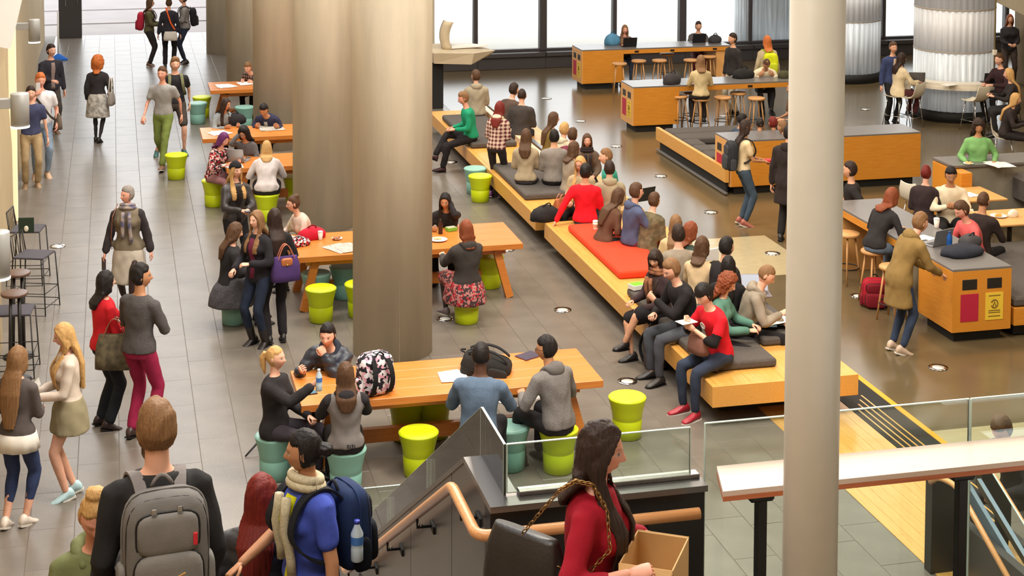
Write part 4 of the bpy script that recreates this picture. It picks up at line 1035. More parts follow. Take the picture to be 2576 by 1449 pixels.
def finish_person(P):
    s = P['s']; hc, hm = P['hc'], P['hm']; sk = np.array(s2l(SKIN[P['skin']])); dep = P['dep']; hk, hcol = P['hair'][0], P['hair'][1]
    hair_c = np.array(s2l(HAIR[hcol][0]))
    o = P['parts']['body']; o.modifiers.clear(); bm = bmesh.new(); bm.from_mesh(P['body_me'])
    cl = bm.verts.layers.float_color.new('col')
    for v in bm.verts: v[cl] = (*sk, 1)
    if P['bot'][0] in ('skirt', 'shorts', 'long_skirt') and any(isinstance(q, tuple) for q in P['bot'][2:]):   # tights
        tg = s2l([q for q in P['bot'][2:] if isinstance(q, tuple)][0]); zz = P['hip'][1].z
        for v in bm.verts:
            if v.co.z < zz+.02 and (not P['sit'] or v.co.z < zz+.1): v[cl] = (*tg, 1)
    def add(vs, fs, cols):
        nv = [bm.verts.new(Vector(p)) for p in vs]
        for v, c in zip(nv, cols): v[cl] = (c[0], c[1], c[2], 1)
        for f in fs:
            try: q = bm.faces.new([nv[i] for i in f]); q.smooth = True
            except ValueError: pass
    lod = (72, 56) if dep < 9 else (56, 44) if dep < 23 else (36, 28)
    D, hf = SPH[lod]; hp_ = head_pts(D, P['fem']); hs = s*(1.02 if not P['fem'] else .97)
    M = np.array(hm); toW = lambda q: (q*hs) @ M.T+np.array(hc)
    add(toW(hp_), hf, face_cols(hp_, sk, hair_c, P['beard'], P['hp'] > 18))
    mb = MB()
    for k in (-1, 1):
        mb.ell((0, 0, 0), (.010, .019, .031), 10, 8, xf=Matrix.Translation(Vector((k*.074, .010, -.004))) @ Matrix.Rotation(k*.35, 4, 'Z'))
    add(toW(np.array(mb.v)), mb.f, [sk*.93]*len(mb.v))
    mb = MB()
    for k in (1, -1):
        d = (P['wrist'][k]-P['elbow'][k]).normalized()
        hang = d.z < -.75
        palm = Vector((-k, -.15, 0)) if hang else Vector((-k*.35, .1, -1))
        if d.z > .3: palm = Vector((-k*.6, .8, .1))
        # thumb side: forwards when hanging, inwards when reaching
        x = d.cross((palm-d*palm.dot(d)).normalized()); want = Vector((0, -1, 0)) if hang else Vector((-k, 0, .3))
        hand_mesh(mb, P['wrist'][k]+d*.012*s, d, palm, s*(.92 if P['fem'] else 1.0), P['curl'] if not hang else .38, 0, 1 if x.dot(want) > 0 else -1)
    add(mb.v, mb.f, [sk]*len(mb.v))
    me = bpy.data.meshes.new('person'); bm.to_mesh(me); bm.free(); me.materials.append(M_skin); o.data = me
    for p in me.polygons: p.use_smooth = True
    o.location = P['root']; o.rotation_euler = (0, 0, P['rz']); tag(o, P['label'], 'person', P['group'])
    P['obj'] = o; seed = random.uniform(0, 50)
    def fab(t):
        d = t[2] if len(t) > 2 and isinstance(t[2], dict) else {}
        return fabric(t[1], d.get('pat'), d.get('c2'), d.get('rough', .85))
    for key in ('top', 'bot'):
        c = P['parts'][key]; c.modifiers.clear(); me = P[key+'_me']; sp = P[key]
        wrinkle(me, .0032 if key == 'bot' else .0042, 26, seed, .010 if sp[0] == 'puffer' else 0)
        me.materials.clear(); pm = sp[-1] if isinstance(sp[-1], dict) else {}
        me.materials.append(fabric(sp[1], pm.get('pat') or ('puffer' if sp[0] == 'puffer' else None), pm.get('c2'), pm.get('rough', .85)))
        for p in me.polygons: p.use_smooth = True
        c.data = me; c.parent = o
    for nm in ('sleeve_l', 'sleeve_r'):
        if nm in P['parts']:
            c = P['parts'][nm]; c.modifiers.clear(); me = P[nm+'_me']; wrinkle(me, .0042, 26, seed); me.materials.clear(); me.materials.append(fabric(P['top'][2].get('sleeves') or P['top'][2]['under'])); c.data = me; c.parent = o
            for p in me.polygons: p.use_smooth = True
    if 'hood' in P['parts']:
        c = P['parts']['hood']; c.modifiers.clear(); me = P['hood_me']; pm = P['top'][2] if len(P['top']) > 2 else {}
        me.materials.clear(); me.materials.append(fabric(pm.get('hood') or pm.get('sleeves') or P['top'][1])); c.data = me; c.parent = o
    def child(mb, name, m):
        c = mb.build(name, m, o); return c
    # shoes
    ms = fabric(P['shoes'], 'leather'); sole = fabric((206, 200, 190)) if sum(P['shoes']) > 200 else fabric((24, 22, 22), 'leather')
    boots = isinstance(P['extra'], dict) and P['extra'].get('boots')
    for k in (1, -1):
        a = P['ankle'][k]; kn = P['knee'][k]; sd = (a-kn).normalized()
        f = Vector((k*.18, -1, 0)); f = (f-sd*f.dot(sd)*.85).normalized(); u = (-sd) if abs(sd.z) < .8 else Vector((0, 0, 1)); u = (u-f*u.dot(f)).normalized(); x = f.cross(u)
        q = lambda y, w, z0, z1: [a+(x*(w*cos(t))+f*y+u*(z0+(z1-z0)*(.5+.5*sin(t))))*s for t in np.linspace(0, 2*pi, 13)[:-1]]
        mb = MB()
        mb.rings([q(-.072, .020, -.075, -.02), q(-.055, .036, -.08, .02), q(-.02, .04, -.08, .035), q(.04, .043, -.08, .0), q(.10, .048, -.08, -.028), q(.155, .042, -.08, -.04), q(.185, .022, -.078, -.055)])
        if boots: limb(mb, [a, a.lerp(kn, boots)], [.048*s, .058*s])
        mb.rings([[a+(x*(w*1.06)*i+f*y+u*z)*s for y, w, i in ((-.075, .028, -1), (.06, .044, -1), (.15, .042, -1), (.19, .018, -1), (.19, .018, 1), (.15, .042, 1), (.06, .044, 1), (-.075, .028, 1))] for z in (-.088, -.072)], 1, True, False)
        child(mb, 'boot' if boots else 'shoe', [ms, sole])
    # hair
    if hk != 'none': build_hair(P, child, toW, hp_, hf, D, hs, M)
    sp, ax_ = P['spine'], P['ax']
    if P['inner']:                       # shirt seen in an open jacket
        mb = MB(); R = []
        infl = .026 if P['top'][0] != 'puffer' else .044
        for d, w, dp, f in TORSO:
            if d < -.05 or d > .49: continue
            p, a = sp(d, f); X, Y = ax_(a); ww = w*s*P['wsc']*(.34 if d < .4 else .30); bust = .03*s*exp(-((d-.335)/.07)**2) if P['fem'] else 0
            y1 = -(dp*s*P['wsc']+infl*.75+bust)
            R.append([p+X*ww+Y*(y1+.02), p+X*ww*.6+Y*y1, p+Y*(y1-.004), p-X*ww*.6+Y*y1, p-X*ww+Y*(y1+.02), p+Y*(y1+.06)])
        mb.rings(R); child(mb, 'shirt_front', fabric(P['inner']))
    if P['scarf']:
        p, a = sp(.515, 1.05); X, Y = ax_(a); mb = MB()
        for j, rr in enumerate((.095, .085)):
            pts = [p+X*(rr*s*cos(t))+Y*(rr*.85*s*sin(t)-.01*s)+Vector((0, 0, (.0+.035*j-.02*sin(t+pi)*-1)*s)) for t in np.linspace(0, 2*pi, 17)]
            mb.tube(pts, .027*s, 8)
        for kx, L in ((.05, .42), (-.03, .36)):
            pts = []
            for t in np.linspace(0, 1, 6):
                q, a2 = sp(.49-L*t, 1); X2, Y2 = ax_(a2); pts.append(q+X2*(kx*s*(1+.4*t))-Y2*((.15+(.03 if P['fem'] else 0)*exp(-((.49-L*t-.335)/.1)**2))*s))
            mb.tube(pts, [.026*s]*6, 8)
        child(mb, 'scarf', P['scarf'])
    if isinstance(P['extra'], dict) and P['extra'].get('frill'):
        mb = MB(); pz = P['pz']
        mb.rings([[Vector((w*s*cos(q)*(1+.03*t*sin(11*q)), d*s*sin(q)*(1+.03*t*sin(11*q)), pz+z*s)) for q in np.linspace(0, 2*pi, 45)[:-1]] for t, z, w, d in ((0, .0, .196, .146), (.5, -.07, .21, .16), (1, -.16, .225, .175), (1, -.158, .20, .15), (0, .0, .17, .12))])
        child(mb, 'frill', fabric(P['extra']['frill']))
    if P['glasses']:
        mb = MB()
        for k in (-1, 1): mb.tube([Vector(toW(np.array([[k*.031+.021*cos(t), -.099, .003+.015*sin(t)]]))[0]) for t in np.linspace(0, 2*pi, 15)], .0018, 5)
        for k in (-1, 1): mb.tube([Vector(toW(np.array([[k*.052, -.097, .006]]))[0]), Vector(toW(np.array([[k*.078, .0, .006]]))[0])], .002, 5)
        mb.tube([Vector(toW(np.array([[.011, -.106, .005]]))[0]), Vector(toW(np.array([[-.011, -.106, .005]]))[0])], .002, 5)
        child(mb, 'glasses', M_wire)
def build_hair(P, child, toW, hp_, hf, D, hs, M):
    hk, hcol = P['hair'][0], P['hair'][1]; s = P['s']; m = hair_mat(hcol); x, y, z = hp_.T
    mb = MB()
    thick = {'short': .012, 'crop': .005, 'long': .014, 'bob': .018, 'pony': .008, 'bun': .009, 'beanie': .012, 'curly': .035, 'afro': .06, 'quiff': .016}[hk]
    long_ = hk in ('long', 'bob', 'curly', 'afro')
    # where hair grows: above the hairline in front, behind the ears at the sides
    line = .066-.018*np.clip(np.abs(x)/.05, 0, 1)**2 if hk not in ('beanie',) else .045+0*x
    if len(P['hair']) > 2 and P['hair'][2].get('fringe'): line = .034+0*x
    side_y = -.018 if not long_ else -.040
    low = -.075 if hk not in ('crop',) else -.055
    grow = np.where(y < side_y, ss(-.006, .010, z-line), ss(low-.012, low+.012, z)*ss(-.0, .012, y-side_y))
    grow = np.where((y < side_y+.012) & (z > .02), np.maximum(grow, ss(-.006, .01, z-line)), grow)
    rng = np.random.RandomState(int(P['root'].x*100) % 9999)
    nrm = hp_/np.linalg.norm(hp_, axis=1)[:, None]
    lump = 1+.25*np.sin(x*90+z*60+rng.rand()*6)*np.sin(y*80+rng.rand()*6)
    if hk in ('curly', 'afro'): lump = 1+.35*np.sin(x*160+1)*np.sin(y*150)*np.sin(z*150+2)
    top = 1+.6*ss(.03, .11, z) if hk in ('short', 'quiff') else 1
    if hk == 'quiff': top = top*(1+1.1*ss(.04, .1, z)*ss(.0, .07, -y))
    hv = hp_*.93*(1-grow)[:, None]+(hp_+nrm*(thick*lump*top)[:, None])*grow[:, None]
    mb.add([Vector(p) for p in toW(hv)], hf, 0, True)
    def W_(p): return Vector(toW(np.array([p]))[0])
    nk, na = P['spine'](.5, 1); X, Y = P['ax'](na)
    def back(d, off):
        q, a = P['spine'](d, .9); X2, Y2 = P['ax'](a); return q, X2, Y2
    if hk in ('long', 'bob', 'curly', 'afro'):
        opt = P['hair'][2] if len(P['hair']) > 2 else {}
        Ln = opt.get('len', {'long': .34, 'bob': .10, 'curly': .16, 'afro': .05}[hk]); big = hk in ('curly', 'afro')
        R = []
        for yy, zz, w, d in ((.03, .06, .074, .060), (.045, .02, .084, .064), (.05, -.03, .088, .060), (.052, -.085, .090, .054)):
            if big: w *= (1.22 if hk == 'curly' else 1.5); d *= (1.15 if hk == 'curly' else 1.45)
            R.append([W_((w*cos(t), yy+d*sin(t)*(1 if sin(t) > 0 else .9), zz)) for t in np.linspace(0, 2*pi, 17)[:-1]])
        c0 = W_((0, .055, -.085)); n = 6
        for i in range(1, n+1):
            t = i/n; L = Ln*s*t; d = .50-max(0, L/s-.04); q, X2, Y2 = back(max(0, d), 0)
            c = q+Y2*(.118+.012*t)*s; k = min(1, i/2); c = c0.lerp(c, k) if k < 1 else c
            if L/s < .06: c = c0+Vector((0, .01, -L))
            w = (.094+.022*sin(pi*t))*(1-.42*t*t)*s*(1.2 if big else 1); dd = .044*(1-.45*t)*s*(1.4 if big else 1)
            R.append([c+X2*(w*cos(a)*(1+.06*sin(5*a+i)))+Y2*(dd*sin(a)) for a in np.linspace(0, 2*pi, 17)[:-1]])
        mb.rings(R)
        for k in (-1, 1):            # the sides, in front of the ears; 'front' brings them over the shoulder
            HX, HY, HZ = hm_dirs(P); Fm = []
            for x_, y_, z_, w_, t_ in ((.035, -.062, .085, .016, .010), (.062, -.052, .055, .022, .012), (.0765, -.033, .01, .030, .013), (.082, -.012, -.05, .036, .017), (.078, -.008, -.105, .040, .022)):
                Fm.append((W_((k*x_, y_, z_)), HY, HX, w_, t_))
            fl = opt.get('flen', Ln)
            if opt.get('front') and fl > .2:
                bust = .018 if P['fem'] else 0
                for dd, off, xx, w_, t_ in ((.465, .075, .076, .046, .022), (.415, .118, .082, .048, .018), (.36, .130+bust, .084, .046, .015), (.28, .132+bust, .080, .040, .013), (.20, .122, .076, .028, .010), (.16, .112, .074, .010, .005)):
                    if dd < .5-fl-.02: continue
                    q, a = P['spine'](dd, .9); X2, Y2 = P['ax'](a); Fm.append((q+X2*(k*xx*s)-Y2*(off*s), (X2*k*.9+Y2*.35).normalized(), Y2, w_, t_))
            else: Fm.append((W_((k*.066, .035, -.15)), HY, HX, .024, .012))
            mb.rings([[c+wd*(w_*hs*cos(t))+nd*(t_*hs*sin(t)) for t in np.linspace(0, 2*pi, 13)[:-1]] for c, wd, nd, w_, t_ in Fm])
        if opt.get('fringe'):
            for k in np.linspace(-1, 1, 5): mb.tube([W_((k*.03, -.05, .105)), W_((k*.045, -.088, .065)), W_((k*.05, -.093, .032))], [.018*hs, .017*hs, .008*hs], 6)
    elif hk == 'pony':
        pts = [W_((0, .09, .035)), W_((0, .125, .035)), W_((0, .15, -.01)), W_((0, .145, -.09)), W_((0, .125, -.19))]
        L = P['hair'][2].get('len', 1) if len(P['hair']) > 2 else 1
        pts = [pts[0]]+[pts[0]+(p-pts[0])*(1 if i < 2 else L) for i, p in enumerate(pts[1:])]
        mb.tube(pts, [.016*s, .026*s, .034*s, .030*s, .010*s], 10)
    elif hk == 'bun':
        c = P['hair'][2].get('at', (0, .07, .115)) if len(P['hair']) > 2 else (0, .07, .11)
        mb.ell((0, 0, 0), (.046*hs, .046*hs, .04*hs), 14, 10, xf=Matrix.Translation(W_(c)))
        for k in range(3): mb.tube([W_((c[0]+.04*cos(t+k), c[1]+.04*sin(t+k), c[2]-.012+.012*k)) for t in np.linspace(0, 5.5, 12)], .011*hs, 6)
    ob = tmp_obj(mb, 'hair', max(.0065, P['vox']*(.55 if P['dep'] < 12 else .72)), 3); P['hair_tmp'] = (ob, m, hk in ('curly', 'afro')); ob.parent = P['obj']
    if hk == 'beanie' or (len(P['hair']) > 2 and P['hair'][2].get('beanie')):
        b2 = MB(); g = ss(.040, .055, z+.03*(y > 0)); v2 = hp_*.95*(1-g)[:, None]+(hp_+nrm*.026)*g[:, None]
        b2.add([Vector(p) for p in toW(v2)], hf, 0, True); c = child(b2, 'beanie', fabric((34, 32, 34)))
        if hk != 'beanie': return
        b3 = MB(); pts = np.linspace(0, 2*pi, 17)[:-1]
        b3.rings([[W_(((.045+.045*(1-t))*cos(a), .045+(.05)*sin(a), -.02-.28*t)) for a in pts] for t in (0, .35, .7, 1)])
        child(b3, 'hair', m)
    if len(P['hair']) > 2 and P['hair'][2].get('tie'):
        b4 = MB(); c = P['hair'][2].get('at', (0, .07, .11)); b4.ell((0, 0, 0), (.03, .03, .022), 10, 6, xf=Matrix.Translation(W_((c[0], c[1]+.02, c[2]-.07)))); child(b4, 'hair_tie', fabric((206, 30, 60)))
def hm_dirs(P): return [P['hm'] @ Vector(d) for d in ((1, 0, 0), (0, 1, 0), (0, 0, 1))]
# ------------------------------------------------------------------ people: everyone in view
K = (34, 31, 33)
BK = ('trousers', (32, 30, 32))
# --- the walkway at left
person('stand', 128, 337, 40, 1.80, hair=('short', 'dark'), top=('jacket', (52, 50, 58)), bot=('trousers', (70, 64, 60)), shoes=(110, 78, 60), inner=(150, 130, 124), arms='one', hy=10, lean=6, label='smiling man in a dark suit jacket by the left wall under the wall lamp')
person('stand', 104, 447, 25, 1.86, skin='pink', hair=('short', 'ginger'), top=('tee', (226, 222, 224)), bot=('jeans', (118, 138, 164), {'pat': 'denim', 'c2': (156, 172, 190)}), shoes=(196, 160, 130), arms='phone', hp=10, fat=1.1, label='man in a white tee shirt and pale jeans holding a phone to his mouth')
person('stand', 80, 470, 20, 1.74, hair=('short', 'dark'), top=('tee', (66, 70, 100)), bot=('trousers', (172, 148, 112)), shoes=(150, 120, 90), label='person in khaki trousers half hidden behind the wall lamp')
person('stand', 247, 357, 180, 1.66, fem=True, hair=('afro', 'ginger', {'len': .07}), top=('jacket', (50, 46, 48)), bot=('skirt', (196, 190, 182), .42, (40, 36, 38), {'pat': 'blotch', 'c2': (140, 136, 130)}), legs=((.06, -.05, .085), (-.05, .08, .085)), arms=((.24, -.1, .86), (-.2, -.2, .98)), label='woman with bushy ginger hair seen from behind walking away')
person('walk', 412, 420, 352, 1.83, skin='pink', hair=('short', 'brown'), top=('tee', (142, 140, 138), {'pat': 'melange', 'c2': (162, 160, 158)}), bot=('trousers', (116, 130, 66)), shoes=(120, 88, 66), label='smiling man in a grey tee shirt and olive trousers striding forward')
person('walk', 442, 388, 18, 1.83, skin='fair', hair=('quiff', 'lbrown'), top=('tee', (44, 42, 44)), bot=('shorts', (70, 62, 56)), shoes=(44, 92, 90), legs=((.14, -.10, .085), (-.34, -.06, .085)), label='man in a black tee shirt and shorts just behind the man in grey')
person('stand', 376, 166, 95, 1.70, fem=True, hair=('bob', 'brown'), top=('jacket', (96, 90, 62)), bot=('trousers', (48, 42, 42)), shoes=(120, 84, 64), arms='front', label='person in an olive jacket wearing a red backpack by the bright doorway')
person('stand', 426, 172, 185, 1.74, fem=True, hair=('bun', 'brown'), top=('sweater', (48, 46, 54)), bot=('trousers', (34, 32, 34)), shoes=(30, 28, 28), label='person in black seen from behind with an orange strap by the bright doorway')
person('stand', 466, 160, 285, 1.76, hair=('short', 'brown'), top=('sweater', (132, 126, 122), {'pat': 'melange', 'c2': (156, 150, 146)}), bot=('jeans', (46, 54, 70)), shoes=(56, 44, 40), arms='front', label='person in a grey top wearing a black backpack by the bright doorway')
person('walk', 325, 785, 0, 1.66, fem=True, skin='pink', hair=('short', 'grey'), hy=-42, top=('coat', (122, 110, 92), {'sleeves': (54, 48, 50), 'nohood': 1}), bot=('skirt', (184, 174, 160), .52, (54, 38, 38)), shoes=(50, 34, 30), legs=((.07, -.16, .085), (-.07, .1, .1)), scarf=fabric((92, 92, 120), 'blotch', (176, 160, 150)), arms=((.30, .02, .84), (-.30, -.06, .84)), label='grey haired woman in a long brown vest and patterned scarf looking aside')
person('stand', 262, 1076, 125, 1.68, fem=True, hair=('long', 'black', {'len': .14}), top=('sweater', (206, 34, 44)), bot=('trousers', (30, 34, 40)), shoes=(40, 26, 26), extra={'boots': .9}, arms='front', label='woman with black hair, red sweater and tall dark boots')
person('stand', 352, 1104, 152, 1.83, skin='tan', hair=('short', 'black'), hy=-45, top=('sweater', (74, 70, 70), {'pat': 'melange', 'c2': (88, 84, 84)}), bot=('trousers', (152, 36, 72)), shoes=(60, 44, 40), arms=((.05, -.24, 1.10), (-.05, -.24, 1.12)), label='man in a dark grey sweater and maroon trousers seen from behind')
person('stand', 178, 1250, 292, 1.69, fem=True, hair=('long', 'blond', {'len': .40, 'front': 1}), top=('sweater', (216, 200, 184)), bot=('skirt', (146, 136, 108), .25), shoes=(176, 206, 212), arms='front', hp=14, skin='fair', legs=((.06, -.05, .085), (-.10, .04, .085)), label='blonde girl in a cream sweater and short olive skirt reading a paper')
person('stand', 45, 1326, 165, 1.67, fem=True, hair=('long', 'lbrown', {'len': .48}), top=('sweater', (84, 76, 74)), bot=('jeans', (42, 54, 88), 1.62, {'pat': 'denim', 'c2': (56, 68, 104)}), shoes=(220, 208, 196), extra={'frill': (226, 220, 210)}, arms='front', legs=((.10, .04, .085), (-.05, -.06, .085)), label='girl with very long fair hair, white frilled hem and cropped jeans')
# --- on the stair in the foreground
person('head', 240, 1298, 18, 1.66, feetz=1.75, fem=True, skin='pink', hair=('bun', 'blond', {'at': (0, .03, .125)}), hp=26, top=('coat', (112, 118, 78)), inner=(36, 34, 36), bot=('jeans', (50, 56, 70)), arms=((.14, -.34, 1.08), (-.14, -.32, 1.0)), label='blonde woman with a top bun and olive parka looking down')
person('head', 393, 1078, 200, 1.80, feetz=2.12, hair=('short', 'lbrown'), top=('sweater', (40, 39, 40)), bot=('trousers', (52, 48, 46)), hy=6, beard=True, arms=((.215, -.10, .86), (-.22, -.08, .86)), label='man in a black sweater carrying a large grey backpack, nearest figure')
person('head', 657, 1245, 175, 1.66, feetz=1.35, fem=True, hair=('long', 'red', {'len': .30}), top=('puffer', (40, 41, 48), {'nohood': 1}), bot=('trousers', (36, 34, 40)), arms=((.2, -.2, 1.0), (-.2, -.2, 1.0)), label='woman with long dyed red hair in a black puffer jacket')
person('head', 765, 1135, 305, 1.68, feetz=1.72, fem=True, skin='tan', hair=('bun', 'black', {'at': (0, .115, .0)}), hy=-38, hp=4, fat=1.12, top=('tee', (70, 88, 186)), inner=(208, 206, 26), scarf=fabric((208, 196, 166), 'melange', (188, 176, 146)), bot=('trousers', (38, 36, 46)), arms=((.30, -.02, .80), (-.22, -.30, 1.0)), label='woman in a blue shirt over yellow with a cream scarf and backpack')
person('head', 392, 1128, 170, 1.60, feetz=1.2, skin='light', hair=('short', 'brown'), top=('tee', (230, 224, 214)), label='person in a white tee shirt almost hidden behind the backpack man')
person('head', 1512, 1128, 72, 1.67, feetz=2.4, fem=True, skin='pink', hair=('long', 'dark', {'len': .11, 'flen': .36, 'front': 1}), hy=8, hp=8, top=('sweater', (158, 20, 40), {'sleeve': .62}), bot=('trousers', (40, 36, 40)), arms=((.235, -.25, 1.15, 1), (-.235, -.22, 1.20, 1)), curl=.9, label='woman with long dark hair in a crimson top carrying an open carton')
# --- tables by the columns
person('sit', 624, 170, 335, 1.62, .43, skin='fair', hair=('short', 'lbrown'), top=('jacket', (44, 38, 40), {'pat': 'plaid', 'c2': (150, 118, 108)}), bot=BK, arms='table', lean=48, hp=8, label='man in a checked shirt bent over the farthest timber table')
person('sit', 568, 262, 40, 1.66, .43, fem=True, skin='tan', hair=('long', 'dark', {'front': 1}), top=('jacket', (134, 140, 142)), bot=BK, arms='table', lean=28, hy=25, label='girl with long black hair and a pale grey jacket writing')
person('sit', 664, 276, 345, 1.66, .43, skin='tan', hair=('short', 'black'), top=('jacket', (44, 44, 66)), inner=(172, 164, 158), bot=BK, arms=((.30, -.40, .80), (-.15, -.44, .80)), lean=47, hp=20, label='man in a navy jacket reading a newspaper beside the third column')
person('sit', 613, 335, 345, 1.62, .43, fem=True, skin='tan', hair=('curly', 'black'), glasses=True, top=('sweater', (116, 112, 112), {'pat': 'melange', 'c2': (70, 68, 70)}), bot=BK, arms='chin', lean=28, hp=10, label='woman with curly black hair and glasses behind the open laptop')
person('sit', 560, 352, 55, 1.66, .43, fem=True, skin='pink', hair=('bob', 'purple'), seat=(538, 455), top=('sweater', (216, 176, 172), {'pat': 'floral', 'c2': (44, 32, 36), 'sleeve': .6}), bot=('leggings', (150, 108, 112)), arms='table', hp=15, label='woman with purple tinted hair in a floral top on a lime stool')
person('sit', 664, 380, 188, 1.68, .43, fem=True, hair=('long', 'blond', {'len': .17}), seat=(671, 488), fat=1.16, top=('sweater', (212, 202, 200)), bot=('skirt', (38, 34, 36)), arms='table', label='blonde woman in a white top and black skirt seen from behind')
person('stand', 592, 705, 35, 1.66, fem=True, hair=('long', 'blond', {'len': .24, 'front': 1, 'beanie': 1}), top=('jacket', (52, 47, 48), {'pat': 'leather'}), inner=(40, 34, 32), bot=BK, arms=((.06, -.32, 1.10), (-.06, -.32, 1.10)), curl=1.0, hy=8, label='woman in a black beanie and leather jacket holding something small')
person('sit', 588, 556, 112, 1.70, .43, fem=True, hair=('long', 'brown', {'len': .22}), seat=(574, 734), top=('coat', (42, 40, 42), {'nohood': 1}), bot=('long_skirt', (96, 94, 100), .85, {'pat': 'melange', 'c2': (60, 58, 64), 'drape': 1}), shoes=(40, 36, 36), arms=((.10, -.32, .86), (-.16, -.30, .80)), hp=15, label='woman in a black cardigan and long grey skirt bending over a teal stool')
person('stand', 652, 868, 325, 1.67, fem=True, skin='fair', hair=('long', 'lbrown', {'len': .24, 'front': 1}), top=('jacket', (36, 33, 38)), inner=(110, 40, 66), bot=('jeans', (34, 42, 60)), shoes=(34, 28, 28), extra={'boots': .35}, arms=((.10, -.26, 1.12), (-.16, -.28, 1.02)), label='smiling woman with loose fair hair in black with short boots')
person('stand', 694, 862, 205, 1.66, fem=True, hair=('long', 'dark', {'len': .34}), top=('sweater', (36, 33, 35)), bot=('trousers', (34, 31, 34)), arms=((.12, -.26, 1.05), (-.20, -.22, 1.0)), label='woman with long dark hair seen from behind carrying the purple bag')
person('sit', 738, 512, 300, 1.66, .43, fem=True, skin='fair', hair=('bun', 'brown', {'at': (0, .06, .10)}), top=('sweater', (198, 174, 160), {'pat': 'melange', 'c2': (212, 190, 176)}), bot=BK, arms='table', hy=-15, lean=26, label='woman with a brown topknot and beige sweater behind the red bag')
person('sit', 1120, 505, 352, 1.66, .43, fem=True, skin='tan', hair=('long', 'black', {'front': 1}), top=('sweater', (38, 34, 36)), bot=BK, arms=((.06, -.24, 1.17), (-.17, -.42, .80)), lean=32, hp=4, label='woman with long black hair in black, hand raised to her cheek')
person('sit', 1186, 565, 205, 1.70, .43, fem=True, hair=('bob', 'auburn', {'len': .08}), seat=(1174, 728), fat=1.14, top=('hoodie', (62, 57, 55)), bot=('skirt', (180, 120, 116), .45, (60, 50, 52), {'pat': 'floral', 'c2': (66, 50, 52), 'drape': 1}), shoes=(120, 110, 116), arms='table', hp=10, label='woman in a dark hoodie and floral skirt on a lime stool')
# --- the nearest table
person('sit', 683, 893, 72, 1.70, .43, fem=True, hair=('pony', 'blond'), seat=(692, 1094), top=('coat', (40, 37, 39), {'nohood': 1}), bot=('leggings', (56, 50, 58)), arms=((.06, -.34, .66), (-.08, -.44, 1.02)), curl=.9, extra={'tail': 1}, label='blonde woman with a ponytail in a long black cardigan at the table end')
person('sit', 824, 843, 352, 1.70, .40, skin='fair', hair=('short', 'black'), top=('puffer', (40, 45, 56)), inner=(132, 114, 100), bot=BK, arms=((.0, -.34, .96), (-.24, -.46, .83)), curl=.9, lean=29, label='man with short black hair in a dark puffer jacket facing forward')
person('sit', 878, 938, 190, 1.66, .43, fem=True, hair=('long', 'brown', {'len': .20}), seat=(870, 1136), top=('hoodie', (124, 118, 116), {'sleeves': (42, 39, 42)}), bot=BK, arms='table', label='girl with brown hair in a grey hoodie with black sleeves')
person('sit', 1193, 885, 172, 1.88, .46, skin='dark', hair=('crop', 'black'), top=('jacket', (76, 94, 116), {'pat': 'denim', 'c2': (98, 116, 138)}), bot=('trousers', (40, 38, 42)), arms='table', lean=16, xy=tuple(at(1203, 1132, .43))[:2], label='man in a blue denim shirt seen from behind at the nearest table')
person('sit', 1378, 872, 220, 1.78, .43, skin='tan', hair=('short', 'black'), seat=(1405, 1086), glasses=True, hy=35, top=('hoodie', (106, 101, 98), {'pat': 'melange', 'c2': (122, 117, 114)}), bot=('trousers', (36, 34, 36)), arms=((.16, -.36, .72), (-.18, -.36, .76)), label='man in a grey jacket with a black hood looking left at the table')
# --- the long bench
person('sit', 1166, 247, 280, 1.72, .55, skin='pink', hair=('short', 'lbrown'), top=('sweater', (30, 142, 104)), bot=('trousers', (36, 32, 34)), shoes=(60, 34, 38), legs='crossed', arms='lap', hp=16, lean=14, label='boy in a green jacket sitting sideways with legs crossed')
person('sit', 1197, 192, 190, 1.76, .5, hair=('short', 'brown'), hy=20, top=('hoodie', (158, 146, 124)), bot=('jeans', (70, 68, 74)), label='person in a khaki grey hoodie on the far bench end, back turned')
person('sit', 1293, 226, 135, 1.78, .45, skin='fair', hair=('short', 'dark'), top=('jacket', (86, 68, 60)), bot=BK, lean=22, label='man in a brown jacket on the right of the bench spine, profile')
person('sit', 1313, 240, 172, 1.78, .45, hair=('crop', 'dark'), top=('jacket', (64, 58, 56)), bot=BK, lean=15, label='man in a dark grey jacket sitting next to the brown jacket')
person('stand', 1248, 497, 158, 1.62, fem=True, hair=('long', 'red', {'len': .22}), top=('hoodie', (206, 180, 160), {'pat': 'plaid', 'c2': (96, 40, 48), 'hood': (220, 204, 172)}), bot=('leggings', (44, 36, 40)), shoes=(130, 70, 128), lean=18, arms='front', label='woman with red hair in a checked jacket standing at the bench')
person('sit', 1320, 342, 172, 1.68, .55, fem=True, hair=('long', 'brown', {'len': .20}), seat=(1322, 462), top=('sweater', (168, 152, 126)), bot=('jeans', (60, 56, 60)), lean=4, label='woman with brown hair and a beige sweater, back to the camera')
person('sit', 1390, 352, 184, 1.66, .55, skin='light', hair=('short', 'black'), seat=(1394, 464), top=('sweater', (128, 121, 115), {'pat': 'melange', 'c2': (144, 137, 131)}), bot=BK, lean=4, label='man with black hair and a grey sweater, back to the camera')
person('sit', 1393, 298, 110, 1.68, .45, fem=True, hair=('long', 'brown'), top=('jacket', (126, 104, 54)), bot=BK, label='woman with long brown hair in a mustard olive jacket')
person('sit', 1420, 326, 140, 1.66, .45, hair=('short', 'blond'), top=('hoodie', (206, 196, 170)), bot=BK, label='fair haired person in a cream hooded top on the bench')
person('sit', 1441, 340, 150, 1.66, .45, hair=('short', 'brown'), top=('sweater', (118, 44, 66)), bot=BK, label='brown haired person in a plum sweater on the bench')
